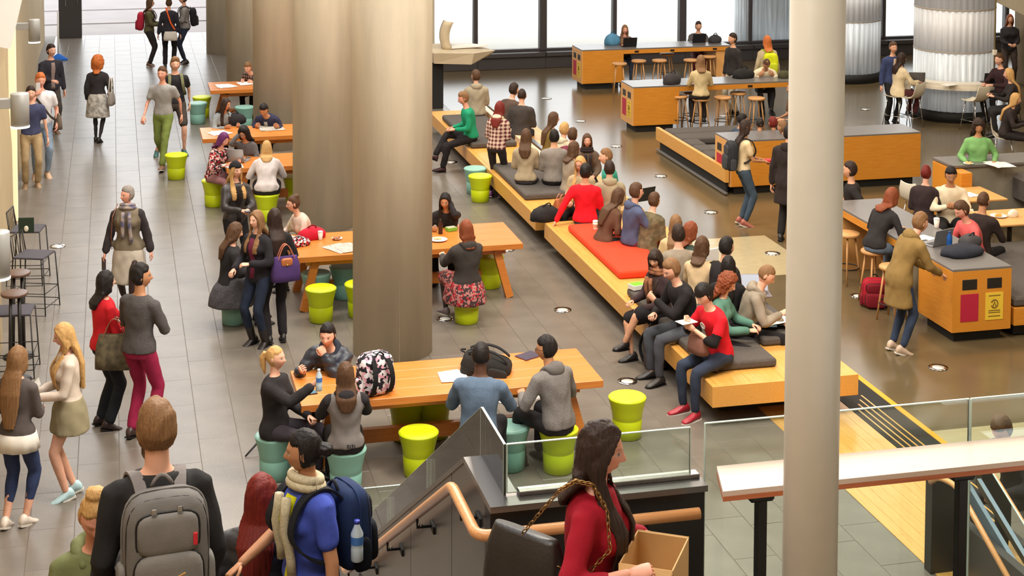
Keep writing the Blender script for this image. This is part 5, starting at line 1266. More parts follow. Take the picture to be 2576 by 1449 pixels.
person('sit', 1444, 374, 120, 1.64, .45, fem=True, hair=('bob', 'brown'), top=('sweater', (150, 138, 122)), bot=BK, label='person with a brown bob and grey beige top on the bench')
person('sit', 1477, 353, 2, 1.64, .45, fem=True, skin='pink', hair=('long', 'brown', {'front': 1}), top=('jacket', (100, 84, 72)), scarf=fabric((50, 40, 40)), bot=BK, label='woman with long brown hair and dark scarf facing the camera')
person('sit', 1460, 412, 335, 1.70, .45, fem=True, skin='pink', hair=('long', 'blond', {'front': 1}), glasses=True, top=('coat', (178, 158, 126), {'nohood': 1}), bot=BK, hp=8, label='blonde woman with glasses and a sand coloured coat')
person('sit', 1524, 394, 275, 1.72, .45, skin='fair', hair=('short', 'lbrown'), top=('tee', (58, 156, 134)), bot=BK, label='boy in a turquoise tee shirt beyond the bench')
person('sit', 1533, 425, 182, 1.66, .45, hair=('short', 'dark'), top=('hoodie', (158, 146, 120)), bot=('jeans', (60, 64, 72)), label='person in a stone hoodie, back turned, in front of turquoise')
person('sit', 1464, 440, 168, 1.72, .45, skin='light', hair=('short', 'black'), seat=(1472, 566), top=('sweater', (222, 24, 40)), bot=('jeans', (52, 62, 84)), arms=((.42, .14, .52), (-.12, -.3, .7)), label='person in a bright red sweater propped on one arm')
person('sit', 1556, 492, 120, 1.62, .45, lean=32, fem=True, hair=('long', 'brown'), top=('sweater', (96, 66, 50)), bot=BK, label='woman with long brown hair beside the navy hoodie')
person('sit', 1598, 490, 112, 1.70, .5, hair=('short', 'brown'), seat=(1586, 622), top=('hoodie', (78, 86, 114)), bot=('trousers', (106, 34, 46)), legs='folded', arms='type', label='man in a navy hoodie and maroon trousers sitting cross legged')
person('sit', 1646, 505, 140, 1.60, .45, hair=('short', 'brown'), top=('jacket', (118, 106, 80), {'pat': 'blotch', 'c2': (84, 78, 58)}), bot=BK, lean=24, label='person in a camouflage jacket beyond the navy hoodie')
person('sit', 1700, 562, 172, 1.66, .45, fem=True, hair=('long', 'lbrown'), top=('sweater', (196, 174, 132)), bot=BK, label='woman with light brown hair and pale top, back turned')
person('sit', 1706, 590, 184, 1.74, .45, hair=('short', 'dark'), top=('sweater', (148, 136, 120)), bot=BK, label='person in a grey beige sweater with dark short hair, back turned')
person('sit', 1738, 580, 115, 1.66, .45, fem=True, hair=('bob', 'auburn'), top=('sweater', (56, 72, 64)), bot=BK, label='person with an auburn bob and dark green top')
person('sit', 1766, 618, 148, 1.68, .45, fem=True, skin='pink', hair=('bob', 'brown'), top=('sweater', (214, 186, 146)), bot=BK, arms='type', label='woman in a cream patterned top holding a tablet')
person('sit', 1828, 622, 130, 1.74, .45, skin='light', hair=('short', 'black'), top=('jacket', (40, 36, 38)), bot=BK, label='person in a black jacket facing the tablet')
person('sit', 1832, 668, 165, 1.70, .45, fem=True, hair=('long', 'black'), top=('sweater', (34, 31, 33)), bot=BK, label='woman with long black hair and black top, back turned')
person('sit', 1636, 662, 300, 1.68, .45, fem=True, skin='light', hair=('long', 'dark', {'fringe': 1, 'front': 1}), seat=(1664, 804), top=('jacket', (60, 44, 46)), scarf=fabric((158, 106, 74), 'blotch', (110, 70, 52)), bot=('skirt', (34, 31, 34)), shoes=(34, 30, 30), legs=((-.04, -.52, .25), (-.06, -.40, .085)), hy=32, arms=((.12, -.34, .70), (-.14, -.34, .72)), hp=14, lean=10, label='woman with a dark fringe and brown scarf eating lunch on the bench')
person('sit', 1690, 678, 292, 1.80, .5, skin='fair', hair=('short', 'lbrown'), top=('jacket', (34, 31, 33)), bot=('jeans', (74, 76, 84)), shoes=(40, 36, 34), arms=((.02, -.42, .92), (-.10, -.38, .74)), curl=.9, hp=16, lean=24, label='man in a black jacket leaning over his plate on the bench')
person('sit', 1830, 712, 70, 1.68, .45, fem=True, skin='fair', hair=('curly', 'auburn', {'len': .10}), top=('jacket', (88, 130, 114)), bot=BK, arms='type', hp=22, label='person with curly auburn hair in a sea green jacket')
person('sit', 1928, 692, 80, 1.74, .45, skin='fair', hair=('crop', 'lbrown'), top=('hoodie', (150, 138, 122)), bot=BK, arms=((.14, -.42, .62), (-.10, -.40, .78)), hp=24, lean=26, label='boy in a grey hoodie with laptop and papers beside the cream pole')
person('sit', 1792, 762, 300, 1.76, .55, skin='fair', hair=('short', 'black', {'fringe': 1}), seat=(1812, 906), top=('tee', (208, 28, 42), {'under': (26, 22, 24)}), bot=('jeans', (48, 56, 74)), shoes=(156, 26, 44), arms=((.02, -.36, .94), (-.14, -.36, .98)), curl=.9, hp=26, extra={'undersleeve': 1}, label='boy in a red tee shirt writing in a notebook on the bench end')
# --- bar counters and the area by the window
person('sit', 1572, 74, 5, 1.62, .56, fem=True, skin='pink', hair=('long', 'lbrown', {'front': 1}), top=('sweater', (104, 80, 76)), bot=('jeans', (60, 70, 92)), arms=((.14, -.38, .98), (-.14, -.38, .98)), lean=16, label='woman with long hair behind the far counter against the window')
person('sit', 1757, 66, 2, 1.66, .50, skin='light', hair=('short', 'dark'), top=('jacket', (84, 78, 78)), inner=(140, 110, 104), bot=('trousers', (110, 50, 60)), arms=((.14, -.38, .98), (-.14, -.38, .98)), lean=6, label='man in a dark shirt upright behind the far counter at the window')
person('head', 1843, 98, 300, 1.74, feetz=0, skin='light', hair=('short', 'dark'), top=('jacket', (48, 44, 44)), bot=('trousers', (196, 186, 166)), label='person in a dark jacket and pale trousers standing past the far counter')
person('head', 1930, 103, 190, 1.68, feetz=0, fem=True, hair=('bob', 'ginger'), top=('coat', (190, 172, 140), {'nohood': 1}), bot=BK, label='person with ginger hair wearing a yellow green backpack')
person('sit', 1758, 168, 182, 1.68, .70, fem=True, hair=('bob', 'lbrown'), seat=(1763, 249), top=('sweater', (204, 184, 140)), bot=('trousers', (44, 40, 40)), legs='stool', arms=((.16, -.36, .98), (-.16, -.36, .98)), lean=6, label='person in a beige jumper on a bar stool, back to the camera')
person('sit', 1928, 160, 2, 1.70, .54, skin='tan', hair=('crop', 'brown'), top=('sweater', (220, 206, 176)), bot=('jeans', (60, 60, 66)), legs='stool', arms=((.16, -.36, .98), (-.16, -.38, .98)), hp=44, lean=42, label='man in a cream sweater looking down at the middle counter')
person('sit', 1993, 222, 285, 1.74, .70, skin='tan', hair=('short', 'brown'), top=('tee', (110, 80, 56)), bot=BK, legs='stool', label='person in a brown tee shirt mostly hidden by the cream pole')
for px, py, f, hr_, tc, l in ((1868, 298, 110, ('short', 'black'), (58, 68, 84), 'person with black hair in blue grey, leftmost head behind the oak counter'), (1912, 308, 165, ('crop', 'black'), (40, 36, 38), 'person with cropped black hair between two heads behind the oak counter'),
                          (1944, 306, 200, ('short', 'red'), (46, 38, 40), 'person with dark red hair behind the oak counter'), (1968, 316, 230, ('short', 'lbrown'), (40, 34, 34), 'person with light brown hair behind the oak counter by the cream pole')):
    person('sit', px, py+4, f, 1.58, .34, lean=22, hair=hr_, top=('jacket', tc), bot=BK, skin='tan', label=l)
person('stand', 1868, 566, 98, 1.67, fem=True, skin='tan', hair=('long', 'dark', {'len': .30}), top=('tee', (220, 198, 160)), bot=('jeans', (58, 72, 88), {'pat': 'denim', 'c2': (72, 88, 104)}), shoes=(168, 96, 80), arms=((.08, -.34, 1.06), (-.08, -.34, 1.06)), curl=.9, label='woman with long dark hair and a dark backpack holding a red box')
person('stand', 1980, 607, 150, 1.76, hair=('short', 'black'), top=('coat', (46, 38, 38)), bot=('trousers', (36, 32, 32)), label='person in a long dark coat half hidden by the cream pole')
person('sit', 2138, 428, 262, 1.78, .45, skin='light', hair=('short', 'dark'), top=('tee', (40, 36, 36)), bot=BK, arms=((.30, -.05, .62), (-.14, -.3, .7)), lean=6, label='man in a black tee shirt just right of the cream pole')
person('sit', 2330, 436, 150, 1.70, .45, fem=True, hair=('bun', 'red', {'tie': 1, 'at': (0, .02, .10)}), top=('jacket', (54, 42, 44)), bot=('jeans', (44, 48, 60)), lean=10, label='woman with a dark red topknot and red tie, back turned')
person('sit', 2392, 440, 352, 1.76, .45, skin='tan', hair=('short', 'black'), top=('sweater', (232, 218, 190)), bot=BK, arms=((.06, -.30, .80), (-.06, -.30, .80)), hp=18, lean=14, label='man in a white zip sweater eating at the oak table')
person('sit', 2420, 528, 285, 1.76, .45, skin='pink', hair=('short', 'brown'), top=('sweater', (214, 98, 98)), bot=BK, arms='type', hp=22, lean=24, label='man in a coral shirt sitting by the counter')
person('sit', 2474, 505, 140, 1.76, .45, skin='tan', hair=('crop', 'brown'), top=('sweater', (48, 38, 36)), bot=BK, arms='type', lean=16, label='man in a black brown top behind the coral shirt')
person('sit', 2252, 520, 125, 1.70, .70, fem=True, hair=('bob', 'auburn', {'len': .14}), seat=(2200, 632), top=('sweater', (46, 43, 44)), bot=('jeans', (92, 110, 130), {'pat': 'denim', 'c2': (110, 128, 148)}), legs='stool', arms=((.14, -.42, .98), (-.14, -.42, .98)), lean=40, label='woman with auburn hair in a dark jumper and jeans on a bar stool')
person('head', 2315, 560, 112, 1.74, feetz=0, hair=('short', 'lbrown'), top=('coat', (138, 112, 66)), bot=('jeans', (50, 62, 84)), shoes=(196, 172, 150), lean=36, arms=((.14, -.50, .95), (-.14, -.50, .95)), label='person in an olive brown parka leaning on the nearest bin counter')
person('head', 2462, 318, 352, 1.66, feetz=0, fem=True, skin='tan', hair=('curly', 'dark', {'len': .12}), top=('sweater', (124, 176, 110)), bot=('jeans', (46, 54, 70)), hp=20, fat=1.1, arms=((.25, -.16, 1.07, 1), (-.22, -.26, 1.07, 1)), label='woman with curly dark hair in a light green sweater holding food')
person('sit', 2552, 258, 65, 1.68, .45, fem=True, hair=('long', 'blond'), seat=(2528, 347), top=('sweater', (50, 42, 42)), bot=('leggings', (38, 33, 34)), shoes=(34, 30, 30), arms=((.10, -.38, .80), (-.10, -.38, .80)), label='blonde woman in black leggings on a white shell chair')
person('sit', 2538, 186, 262, 1.70, .62, fem=True, hair=('long', 'blond'), top=('sweater', (46, 40, 40)), bot=('trousers', (44, 42, 44)), legs='stool', arms=((.14, -.40, .98), (-.14, -.40, .98)), label='blonde woman in black at the right end of the curved counter')
person('sit', 2514, 150, 300, 1.76, .62, skin='fair', hair=('short', 'brown'), top=('sweater', (56, 36, 40)), bot=BK, legs='stool', arms='type', label='person in dark maroon behind the open laptop at the curved counter')
person('head', 2541, 48, 355, 1.70, feetz=0, fem=True, skin='light', hair=('long', 'auburn'), top=('jacket', (46, 42, 44)), bot=('trousers', (70, 60, 56)), arms='front', label='woman in a dark jacket standing far off at the top right')
person('head', 2247, 120, 15, 1.70, feetz=0, skin='light', hair=('short', 'brown'), top=('jacket', (56, 66, 104)), inner=(196, 170, 150), bot=BK, label='man in a blue jacket standing in the bright opening')
person('sit', 2266, 166, 110, 1.70, .62, fem=True, hair=('long', 'dark', {'len': .2}), seat=(2258, 240), top=('coat', (220, 202, 168), {'nohood': 1}), bot=('trousers', (80, 40, 44)), legs='stool', arms=((.14, -.42, .92), (-.14, -.42, .92)), label='woman with dark hair in a cream jacket on a white stool')
person('sit', 2520, 1078, 308, 1.74, .40, skin='pink', hair=('short', 'brown'), top=('sweater', (40, 37, 40)), bot=('trousers', (38, 36, 40)), shoes=(70, 60, 56), arms=((.08, -.38, .60), (-.08, -.36, .62)), hp=30, lean=30, label='person in black hunched behind the pale rail at the right edge')
finish_people()
# ------------------------------------------------------------------ bags, bottles, papers and other small things
def who(s): return [P for P in PEOPLE if s in P['label']][0]
def W3(P, v): return Matrix.Rotation(P['rz'], 3, 'Z') @ Vector(v) + P['root']
def hand(P, k, d=.09):
    w = P['wrist'][k]; return W3(P, w+(w-P['elbow'][k]).normalized()*d*P['s'])
def sbox(mb, c, h, e=.45, n=20, k=10, mi=0, xf=None):
    """soft box: a superellipsoid"""
    f = lambda v: copysign(abs(v)**e, v); R = []
    for i in range(k+1):
        t = -pi/2+pi*(i+.03)/(k+.06)
        R.append([(c[0]+h[0]*f(cos(t))*f(cos(a)), c[1]+h[1]*f(cos(t))*f(sin(a)), c[2]+h[2]*f(sin(t))) for a in [2*pi*j/n for j in range(n)]])
    return mb.rings(R, mi, True, True, xf)
def ribbon(mb, pts, w, t, side, mi=0):
    pts = [Vector(p) for p in pts]; s = Vector(side).normalized(); R = []
    for i in range(len(pts)):
        d = (pts[min(i+1, len(pts)-1)]-pts[max(i-1, 0)]).normalized(); x = (s-d*s.dot(d)).normalized(); u = d.cross(x)
        R.append([pts[i]+x*(w*i2)+u*(t*j2) for i2, j2 in ((-1, -1), (1, -1), (1, 1), (-1, 1))])
    return mb.rings(R, mi, True, False)
def cat(P0, P1, P2, n=6): return [P0*(1-t)**2+P1*2*t*(1-t)+P2*t*t for t in [i/n for i in range(n+1)]]
M_zip = mat('zip_black', (24, 24, 26), .4)
def backpack_parts(t, w, d, h, c, pock, strap, detail=True, tagc=None):
    """bag standing on z = 0, back panel at y = 0 (towards the wearer), pockets towards +y"""
    m = fabric(c); mp = fabric(pock)
    b = MB(); sbox(b, (0, d*.5, h*.5), (w/2, d*.5, h*.5), .5); b.build('bag_body', m, t)
    b = MB(); sbox(b, (0, d*.93, h*.30), (w*.40, d*.30, h*.26), .45); b.build('front_pocket', mp, t)
    if detail:
        b = MB(); sbox(b, (0, d*.88, h*.70), (w*.36, d*.22, h*.17), .5); b.build('top_pocket', mp, t)
        F_ = lambda v, e=.5: copysign(abs(v)**e, v)
        for nm, cz, hx_, hz_, yy in (('zip', .5, .5, .5, .80), ('piping', .5, .505, .505, .5), ('zip', .30, .405, .265, 1.0), ('zip', .70, .365, .175, .95)):
            k_ = 1 if yy != .8 else .94
            MB().tube([(w*hx_*k_*F_(cos(a)), d*yy, h*cz+h*hz_*k_*F_(sin(a))) for a in np.linspace(-.4, pi+.4, 34)], .0042, 6).build(nm, M_zip if nm == 'zip' else fabric(tuple(min(255, int(v*1.15)) for v in c)), t)
        for k in (-1, 1): b = MB(); sbox(b, (k*w*.5, d*.5, h*.25), (w*.07, d*.28, h*.2), .5); b.build('side_pocket', mp, t)
    MB().tube(cat(Vector((-.045, .02, h*.98)), Vector((0, .02, h*1.15)), Vector((.045, .02, h*.98))), .009, 6).build('top_handle', fabric(strap), t)
    if tagc: MB().box((-w*.33, d*1.02, h*.60), (-w*.28, d*1.10, h*.70), .003).build('label_tab', mat('red_tab', tagc, .6), t)
def worn_pack(P, label, c, pock, strap, w=.31, d=.17, h=.46, tagc=None, detail=True, drop=.05):
    s = P['s']; q, a = P['spine'](.50-drop, 1.0); X, Y = P['ax'](a); q2, a2 = P['spine'](.25, .6)
    a = P['lean']*.8
    t = thing('backpack', label, 'backpack', (0, 0, 0)); X, Y = P['ax'](a)
    back = .112*P['wsc']*s+{'puffer': .034, 'coat': .03, 'jacket': .022}.get(P['top'][0], .016)
    base = q+Y*back-Vector((0, -sin(a), cos(a)))*h
    t.matrix_world = Matrix.Translation(P['root']) @ Matrix.Rotation(P['rz'], 4, 'Z') @ Matrix.Translation(base) @ Matrix.Rotation(a, 4, 'X')
    backpack_parts(t, w, d, h, c, pock, strap, detail, tagc)
    inv = (Matrix.Translation(base) @ Matrix.Rotation(a, 4, 'X')).inverted()
    for k in (-1, 1):
        pts = []
        for dd, off, x in ((.42, back+.02, .075), (.485, .075, .088), (.505, .0, .10), (.475, -.085-.3*(back-.1), .105), (.40, -back-.028, .112), (.30, -back-.03-(.03 if P['fem'] else 0), .125), (.20, -back+.01, .155), (.14, -.02, .175), (.10, back-.02, .15)):
            qq, aa = P['spine'](dd, .9); X2, Y2 = P['ax'](aa); pts.append(inv @ (qq+X2*(k*x*s*P['wsc'])+Y2*(off*s)+Vector((0, 0, .012 if dd > .45 else 0))))
        P2 = [pts[0]]
        for i in range(1, len(pts)-1): P2 += cat((pts[i-1]+pts[i])/2, pts[i], (pts[i]+pts[i+1])/2, 4)
        b = MB(); ribbon(b, P2, .026, .006, (1, 0, 0)); b.build('shoulder_strap', fabric(strap), t)
    return t
def placed_pack(px, py, z, rz, label, c, pock, lie=False, w=.32, d=.2, h=.44, pat=None, strap=(30, 30, 32), stripe=None):
    p = at(px, py, z); t = thing('backpack', label, 'backpack', p, rz)
    backpack_parts(t, w, d, h, c, pock, strap)
    if pat: [ch.data.materials.__setitem__(0, pat) for ch in t.children if 'pocket' in ch.name or 'body' in ch.name]
    for k in (-1, 1): b = MB(); ribbon(b, cat(Vector((k*.08, 0, h*.9)), Vector((k*.1, -.14, h*.5)), Vector((k*.1, 0, h*.1)), 8), .024, .006, (1, 0, 0)); b.build('shoulder_strap', fabric(strap), t)
    if stripe: b = MB(); ribbon(b, cat(Vector((-.02, d*.9, h*.93)), Vector((.02, d*1.12, h*.8)), Vector((.07, d*1.15, h*.58)), 6), .010, .004, (1, 0, 0)); b.build('reflective_stripe', mat('lime_stripe', stripe, .5), t)
    if lie: t.rotation_euler = (radians(-78), 0, rz); t.location.z = z+d*.42
    return t
def handbag(p, rz, label, c, w=.30, d=.14, h=.24, strap=None, pat=None, flap=None, top=.30, name='handbag', studs=None):
    t = thing(name, label, 'bag', p, rz); m = fabric(c, pat, tuple(int(v*.7) for v in c) if pat and pat not in ('leather',) else None)
    b = MB(); R = []
    for z, k1, k2 in ((0, .86, .8), (.02, .98, 1), (.3, 1.0, 1.0), (.7, .92, .8), (.95, .82, .42), (1.0, .80, .3)):
        R.append([(w/2*k1*copysign(abs(cos(a))**.5, cos(a))*(1+.02*sin(9*z+3*a)), d/2*k2*copysign(abs(sin(a))**.6, sin(a)), z*h) for a in np.linspace(0, 2*pi, 25)[:-1]])
    b.rings(R); b.build('bag_body', m, t)
    if strap:
        for k in (-1, 1):
            b = MB(); ribbon(b, cat(Vector((-w*.28, k*d*.22, h*.9)), Vector((0, k*d*.1, h+top*1.9)), Vector((w*.28, k*d*.22, h*.9)), 12), .010, .003, (0, 1, 0)); b.build('strap', fabric(strap, 'leather'), t)
    if flap: b = MB(); sbox(b, (0, d*.30, h*.80), (w*.20, d*.18, h*.16), .5); f = b.build('flap', fabric(flap, 'leather'), t); MB().ell((0, d*.5, h*.70), (.012, .006, .012), 10, 6).build('stud', mat('brass', (214, 180, 96), .3, metal=.9), f)
    return t
M_scr = mat('screen_grey', (150, 158, 176), .3, emit=.25); M_key = mat('keyboard_dark', (52, 52, 56), .5)
def laptop(px, py, z, rz, label, c=(168, 168, 170), open_=105, w=.33, p=None):
    p = p or at(px, py, z); t = thing('laptop', label, 'laptop', p, rz); m = mat('laptop_%d' % c[0], c, .35, metal=.5)
    MB().box((-w/2, -.23, 0), (w/2, 0, .016), .004).build('base', m, t); MB().box((-w*.42, -.14, .016), (w*.42, -.02, .0175), .0008).build('keyboard', M_key, t)
    xf = Matrix.Translation((0, 0, .012)) @ Matrix.Rotation(radians(90-open_), 4, 'X')
    l = MB().box((-w/2, 0, 0), (w/2, .008, .22), .003, xf=xf).build('lid', m, t); MB().box((-w/2+.012, -.0015, .015), (w/2-.012, .0005, .208), .0005, xf=xf).build('screen', M_scr, l)
    return t
def paper(px, py, z, rz, label, w=.21, l=.30, name='paper', m=None, n=1, p=None):
    p = p or at(px, py, z); t = thing(name, label, 'paper', p, rz); R = random.Random(int(px))
    for k in range(n):
        b = MB(); a = R.uniform(-.3, .3) if k else 0; ox, oy = (R.uniform(-.1, .1), R.uniform(-.06, .06)) if k else (0, 0)
        g = [[Vector((-w/2+w*i/4, -l/2+l*j/4, .002+.0022*k+.004*abs(sin(i*1.3+j*.8+k)))) for i in range(5)] for j in range(5)]
        ro = Matrix.Translation((ox, oy, 0)) @ Matrix.Rotation(a, 4, 'Z'); vs = [ro @ v for r in g for v in r]; vs2 = [v-Vector((0, 0, .0015)) for v in vs]
        fs = [(j*5+i, j*5+i+1, j*5+i+6, j*5+i+5) for j in range(4) for i in range(4)]; fs += [tuple(25+q for q in f[::-1]) for f in fs]
        edge = [i for i in range(5)]+[5*j+4 for j in range(1, 5)]+[24-i for i in range(1, 5)]+[20-5*j for j in range(1, 4)]
        fs += [(edge[i], 25+edge[i], 25+edge[(i+1) % 16], edge[(i+1) % 16]) for i in range(16)]
        b.add(vs+vs2, fs, 0, False).build('sheet', (m or M_paper) if k == 0 or not m else m, t)
    return t
def cup(px, py, z, label, c=(232, 226, 214), lid=(240, 238, 232), h=.11, r=.04, band=None, p=None):
    p = p or at(px, py, z); t = thing('paper_cup', label, 'cup', p)
    MB().lathe([(r*.72, 0), (r*.74, .003), (r, h)], n=24).build('cup_body', mat('cup_%d_%d' % c[:2], c, .6), t)
    MB().lathe([(r*1.04, h), (r*1.06, h+.006), (r*.92, h+.012), (r*.9, h+.018), (.001, h+.018)], n=24).build('lid', mat('lid_%d' % lid[0], lid, .4), t)
    if band: MB().lathe([(r*.86, h*.3), (r*.98, h*.72)], n=24, cap=False).build('sleeve', mat('cup_sleeve', band, .8), t)
    return t
def bottle(p, label, c=(196, 214, 224), cap=(236, 238, 240), h=.21, r=.032, clear=True):
    t = thing('water_bottle', label, 'bottle', p); m = mat('bottle_plastic', (196, 212, 222), .12) if clear else mat('bottle_%d' % c[2], c, .3)
    MB().lathe([(r*.9, 0), (r, .006), (r, h*.32), (r*.94, h*.36), (r, h*.4), (r, h*.68), (r*.42, h*.88), (r*.42, h*.92)], n=20).build('bottle_body', m, t)
    MB().lathe([(r*.46, h*.92), (r*.46, h), (.001, h)], n=16).build('cap', mat('cap_%d_%d' % cap[:2], cap, .4), t)
    if clear: MB().lathe([(r*1.01, h*.42), (r*1.01, h*.62)], n=20, cap=False).build('label_band', mat('bottle_label', (70, 120, 190), .5), t)
    return t
def slab_thing(name, cat_, label, p, rz, hx, hy, h, c, top=None, tn='screen'):
    t = thing(name, label, cat_, p, rz); MB().box((-hx, -hy, 0), (hx, hy, h), min(.004, h*.4)).build('case', mat('case_%d_%d_%d' % c, c, .4), t)
    if top: MB().box((-hx*.9, -hy*.92, h), (hx*.9, hy*.92, h+.0015), .0005).build(tn, mat('face_%d_%d_%d' % top, top, .3), t)
    return t
def plate(px, py, z, label, food=(206, 156, 90), p=None, r=.12):
    p = p or at(px, py, z); t = thing('plate', label, 'plate', p)
    MB().lathe([(r*.6, 0), (r*.62, .004), (r, .016), (r, .02), (r*.62, .009), (.001, .008)], n=28).build('dish', M_white, t)
    b = MB(); R = random.Random(int(r*999+p.x*77))
    for k in range(5): b.ell((R.uniform(-.05, .05), R.uniform(-.05, .05), .022), (.03, .022, .016), 8, 6)
    o = b.build('food', mat('food_%d_%d' % food[:2], food, .7, var=.3, vscale=40), t); o['kind'] = 'stuff'
    return t
def soft_bag(px, py, z, rz, label, c, hx=.17, hy=.12, h=.16, name='bag', pat=None, c2=None, handle=True):
    p = at(px, py, z); t = thing(name, label, 'bag', p, rz); b = MB(); R = []
    for i, (zz, k) in enumerate(((0, .88), (.08, 1.), (.45, 1.), (.75, .84), (.93, .55), (1., .2))):
        R.append([(hx*k*cos(a)*(1+.07*sin(3*a+i)+.04*sin(7*a)), hy*k*sin(a)*(1+.08*sin(2*a+i)), h*zz*(1+.06*sin(2*a))) for a in np.linspace(0, 2*pi, 25)[:-1]])
    b.rings(R).build('bag_body', fabric(c, pat, c2), t)
    if handle: MB().tube(cat(Vector((-hx*.4, 0, h*.85)), Vector((0, -hy*.7, h*1.7)), Vector((hx*.4, 0, h*.85)), 10), .009, 6).build('handle', fabric(tuple(int(v*.7) for v in c)), t)
    return t
# worn backpacks
P = who('nearest figure'); worn_pack(P, 'large grey backpack with a red tab on the man in the black sweater', (112, 109, 106), (122, 119, 115), (126, 120, 118), .37, .2, .54, tagc=(206, 36, 48), drop=-.01)
bg = [o for o in COL.objects if o.get('label', '').startswith('large grey backpack')][0]
MB().tube(cat(Vector((.12, .262, .22)), Vector((.02, .285, .20)), Vector((-.06, .275, .235)), 8), .005, 6).build('tan_stripe', mat('tan_trim', (168, 124, 60), .6), bg)
for kx in (-.05, .06): MB().box((kx-.012, .20, .475), (kx+.012, .215, .50), .003).build('buckle', M_chrome, bg)
P = who('woman in a blue shirt'); worn_pack(P, 'dark blue backpack on the woman with the cream scarf', (32, 48, 84), (26, 30, 40), (28, 30, 36), .30, .18, .44)
q = W3(P, P['spine'](.12, .5)[0]+Vector((.20, .16, 0))); bottle(q, 'clear water bottle in the side of the dark blue backpack', cap=(60, 70, 170))
handbag(W3(P, Vector((.27, .10, .36))), P['rz']+.4, 'black shiny carrier bag hanging behind the blue shirt woman', (26, 25, 29), .40, .24, .40, strap=(30, 28, 32), pat='leather', top=.05, name='carrier_bag')
worn_pack(who('wearing a red backpack'), 'red backpack on the person in the olive jacket', (178, 40, 62), (150, 36, 54), (60, 30, 36), detail=False)
worn_pack(who('wearing a black backpack'), 'black backpack on the person in the grey top', (36, 34, 36), (50, 46, 44), (30, 28, 30), detail=False)
worn_pack(who('black tee shirt and shorts'), 'dark backpack with olive straps on the man in shorts', (40, 40, 40), (50, 50, 46), (116, 116, 84), detail=False)
worn_pack(who('holding a red box'), 'dark backpack on the woman with the red box', (44, 46, 50), (60, 62, 66), (40, 42, 44))
worn_pack(who('yellow green backpack'), 'yellow green backpack on the person with ginger hair', (206, 214, 30), (190, 200, 40), (150, 160, 40), detail=False)
# carried bags
P = who('bushy ginger'); handbag(W3(P, Vector((-.26, .0, .72))), P['rz']+pi/2, 'grey shoulder bag of the ginger haired woman', (150, 142, 136), .30, .12, .26, strap=(190, 182, 170), top=.30)
P = who('white tee shirt and pale jeans'); handbag(W3(P, Vector((.30, .02, .84))), P['rz']+pi/2, 'taupe messenger bag of the man on the phone', (112, 98, 86), .34, .12, .28, name='messenger_bag')
b = MB(); S = lambda v: W3(P, v); ribbon(b, [S((-.10, -.16, 1.44)), S((0, -.20, 1.30)), S((.14, -.20, 1.10)), S((.28, -.06, .98))], .02, .004, (0, 0, 1)); st = b.build('bag_strap', fabric((60, 54, 50), 'leather')); tag(st, 'dark strap crossing the white tee shirt', 'strap')
q = hand(P, -1, .08); slab_thing('phone', 'phone', 'pale phone held to the mouth of the man in white', q, P['rz'], .036, .006, .14, (214, 210, 210))
P = who('white tee shirt and pale jeans')
P = who('orange strap'); b = MB(); ribbon(b, [W3(P, v) for v in ((.08, -.06, 1.50), (.02, .13, 1.40), (-.06, .15, 1.15), (-.16, .16, .98))], .018, .004, (1, 0, 0)); o = b.build('bag_strap', fabric((226, 92, 40))); tag(o, 'orange strap across the black top of the person with a white bag', 'strap')
handbag(W3(P, Vector((-.06, .20, .72))), P['rz'], 'white bag on the hip of the person in black at the doorway', (216, 206, 196), .34, .12, .22)
P = who('maroon trousers seen from'); handbag(W3(P, Vector((.30, .02, .70))), P['rz']+.5, 'olive tote bag hanging on the shoulder of the man in maroon trousers', (112, 102, 80), .42, .18, .36, strap=(150, 104, 76), pat='blotch', top=.20, name='tote_bag')
P = who('carrying the purple bag'); handbag(W3(P, Vector((-.06, .22, .82))), P['rz'], 'purple tote bag with tan flap and pink straps', (74, 52, 104), .36, .16, .30, strap=(206, 122, 96), flap=(178, 104, 58), top=.17, name='tote_bag')
P = who('crimson top'); handbag(W3(P, Vector((-.13, .24, .92))), P['rz']+1.2, 'black handbag on a gold chain at the side of the woman in crimson', (40, 36, 34), .40, .17, .30, pat='leather', name='chain_bag')
M_gold = mat('gold_chain', (150, 116, 70), .35, metal=.9)
ch = thing('bag_chain', 'gold chain strap over the crimson shoulder', 'chain', (0, 0, 0)); X_ = []
pts = [W3(P, v) for v in ((-.15, .26, 1.20), (-.175, .17, 1.32), (-.155, .09, 1.42), (-.135, .03, 1.458), (-.13, -.04, 1.45), (-.145, -.105, 1.36), (-.19, -.13, 1.22), (-.235, -.04, 1.12), (-.20, .16, 1.14))]
cur = []
for i in range(len(pts)-1):
    for k in range(6): cur.append(pts[i].lerp(pts[i+1], k/6))
for i in range(len(cur)-1):
    m_ = (cur[i]+cur[i+1])/2; d_ = (cur[i+1]-cur[i]).normalized(); n_ = d_.cross(Vector((.3, .5, .8))).normalized(); n_ = n_ if i % 2 else d_.cross(n_)
    MB().tube([m_+d_*(.016*cos(a))+n_*(.008*sin(a)) for a in np.linspace(0, 2*pi, 9)], .0026, 5, cap=False).build('link', M_gold, ch)
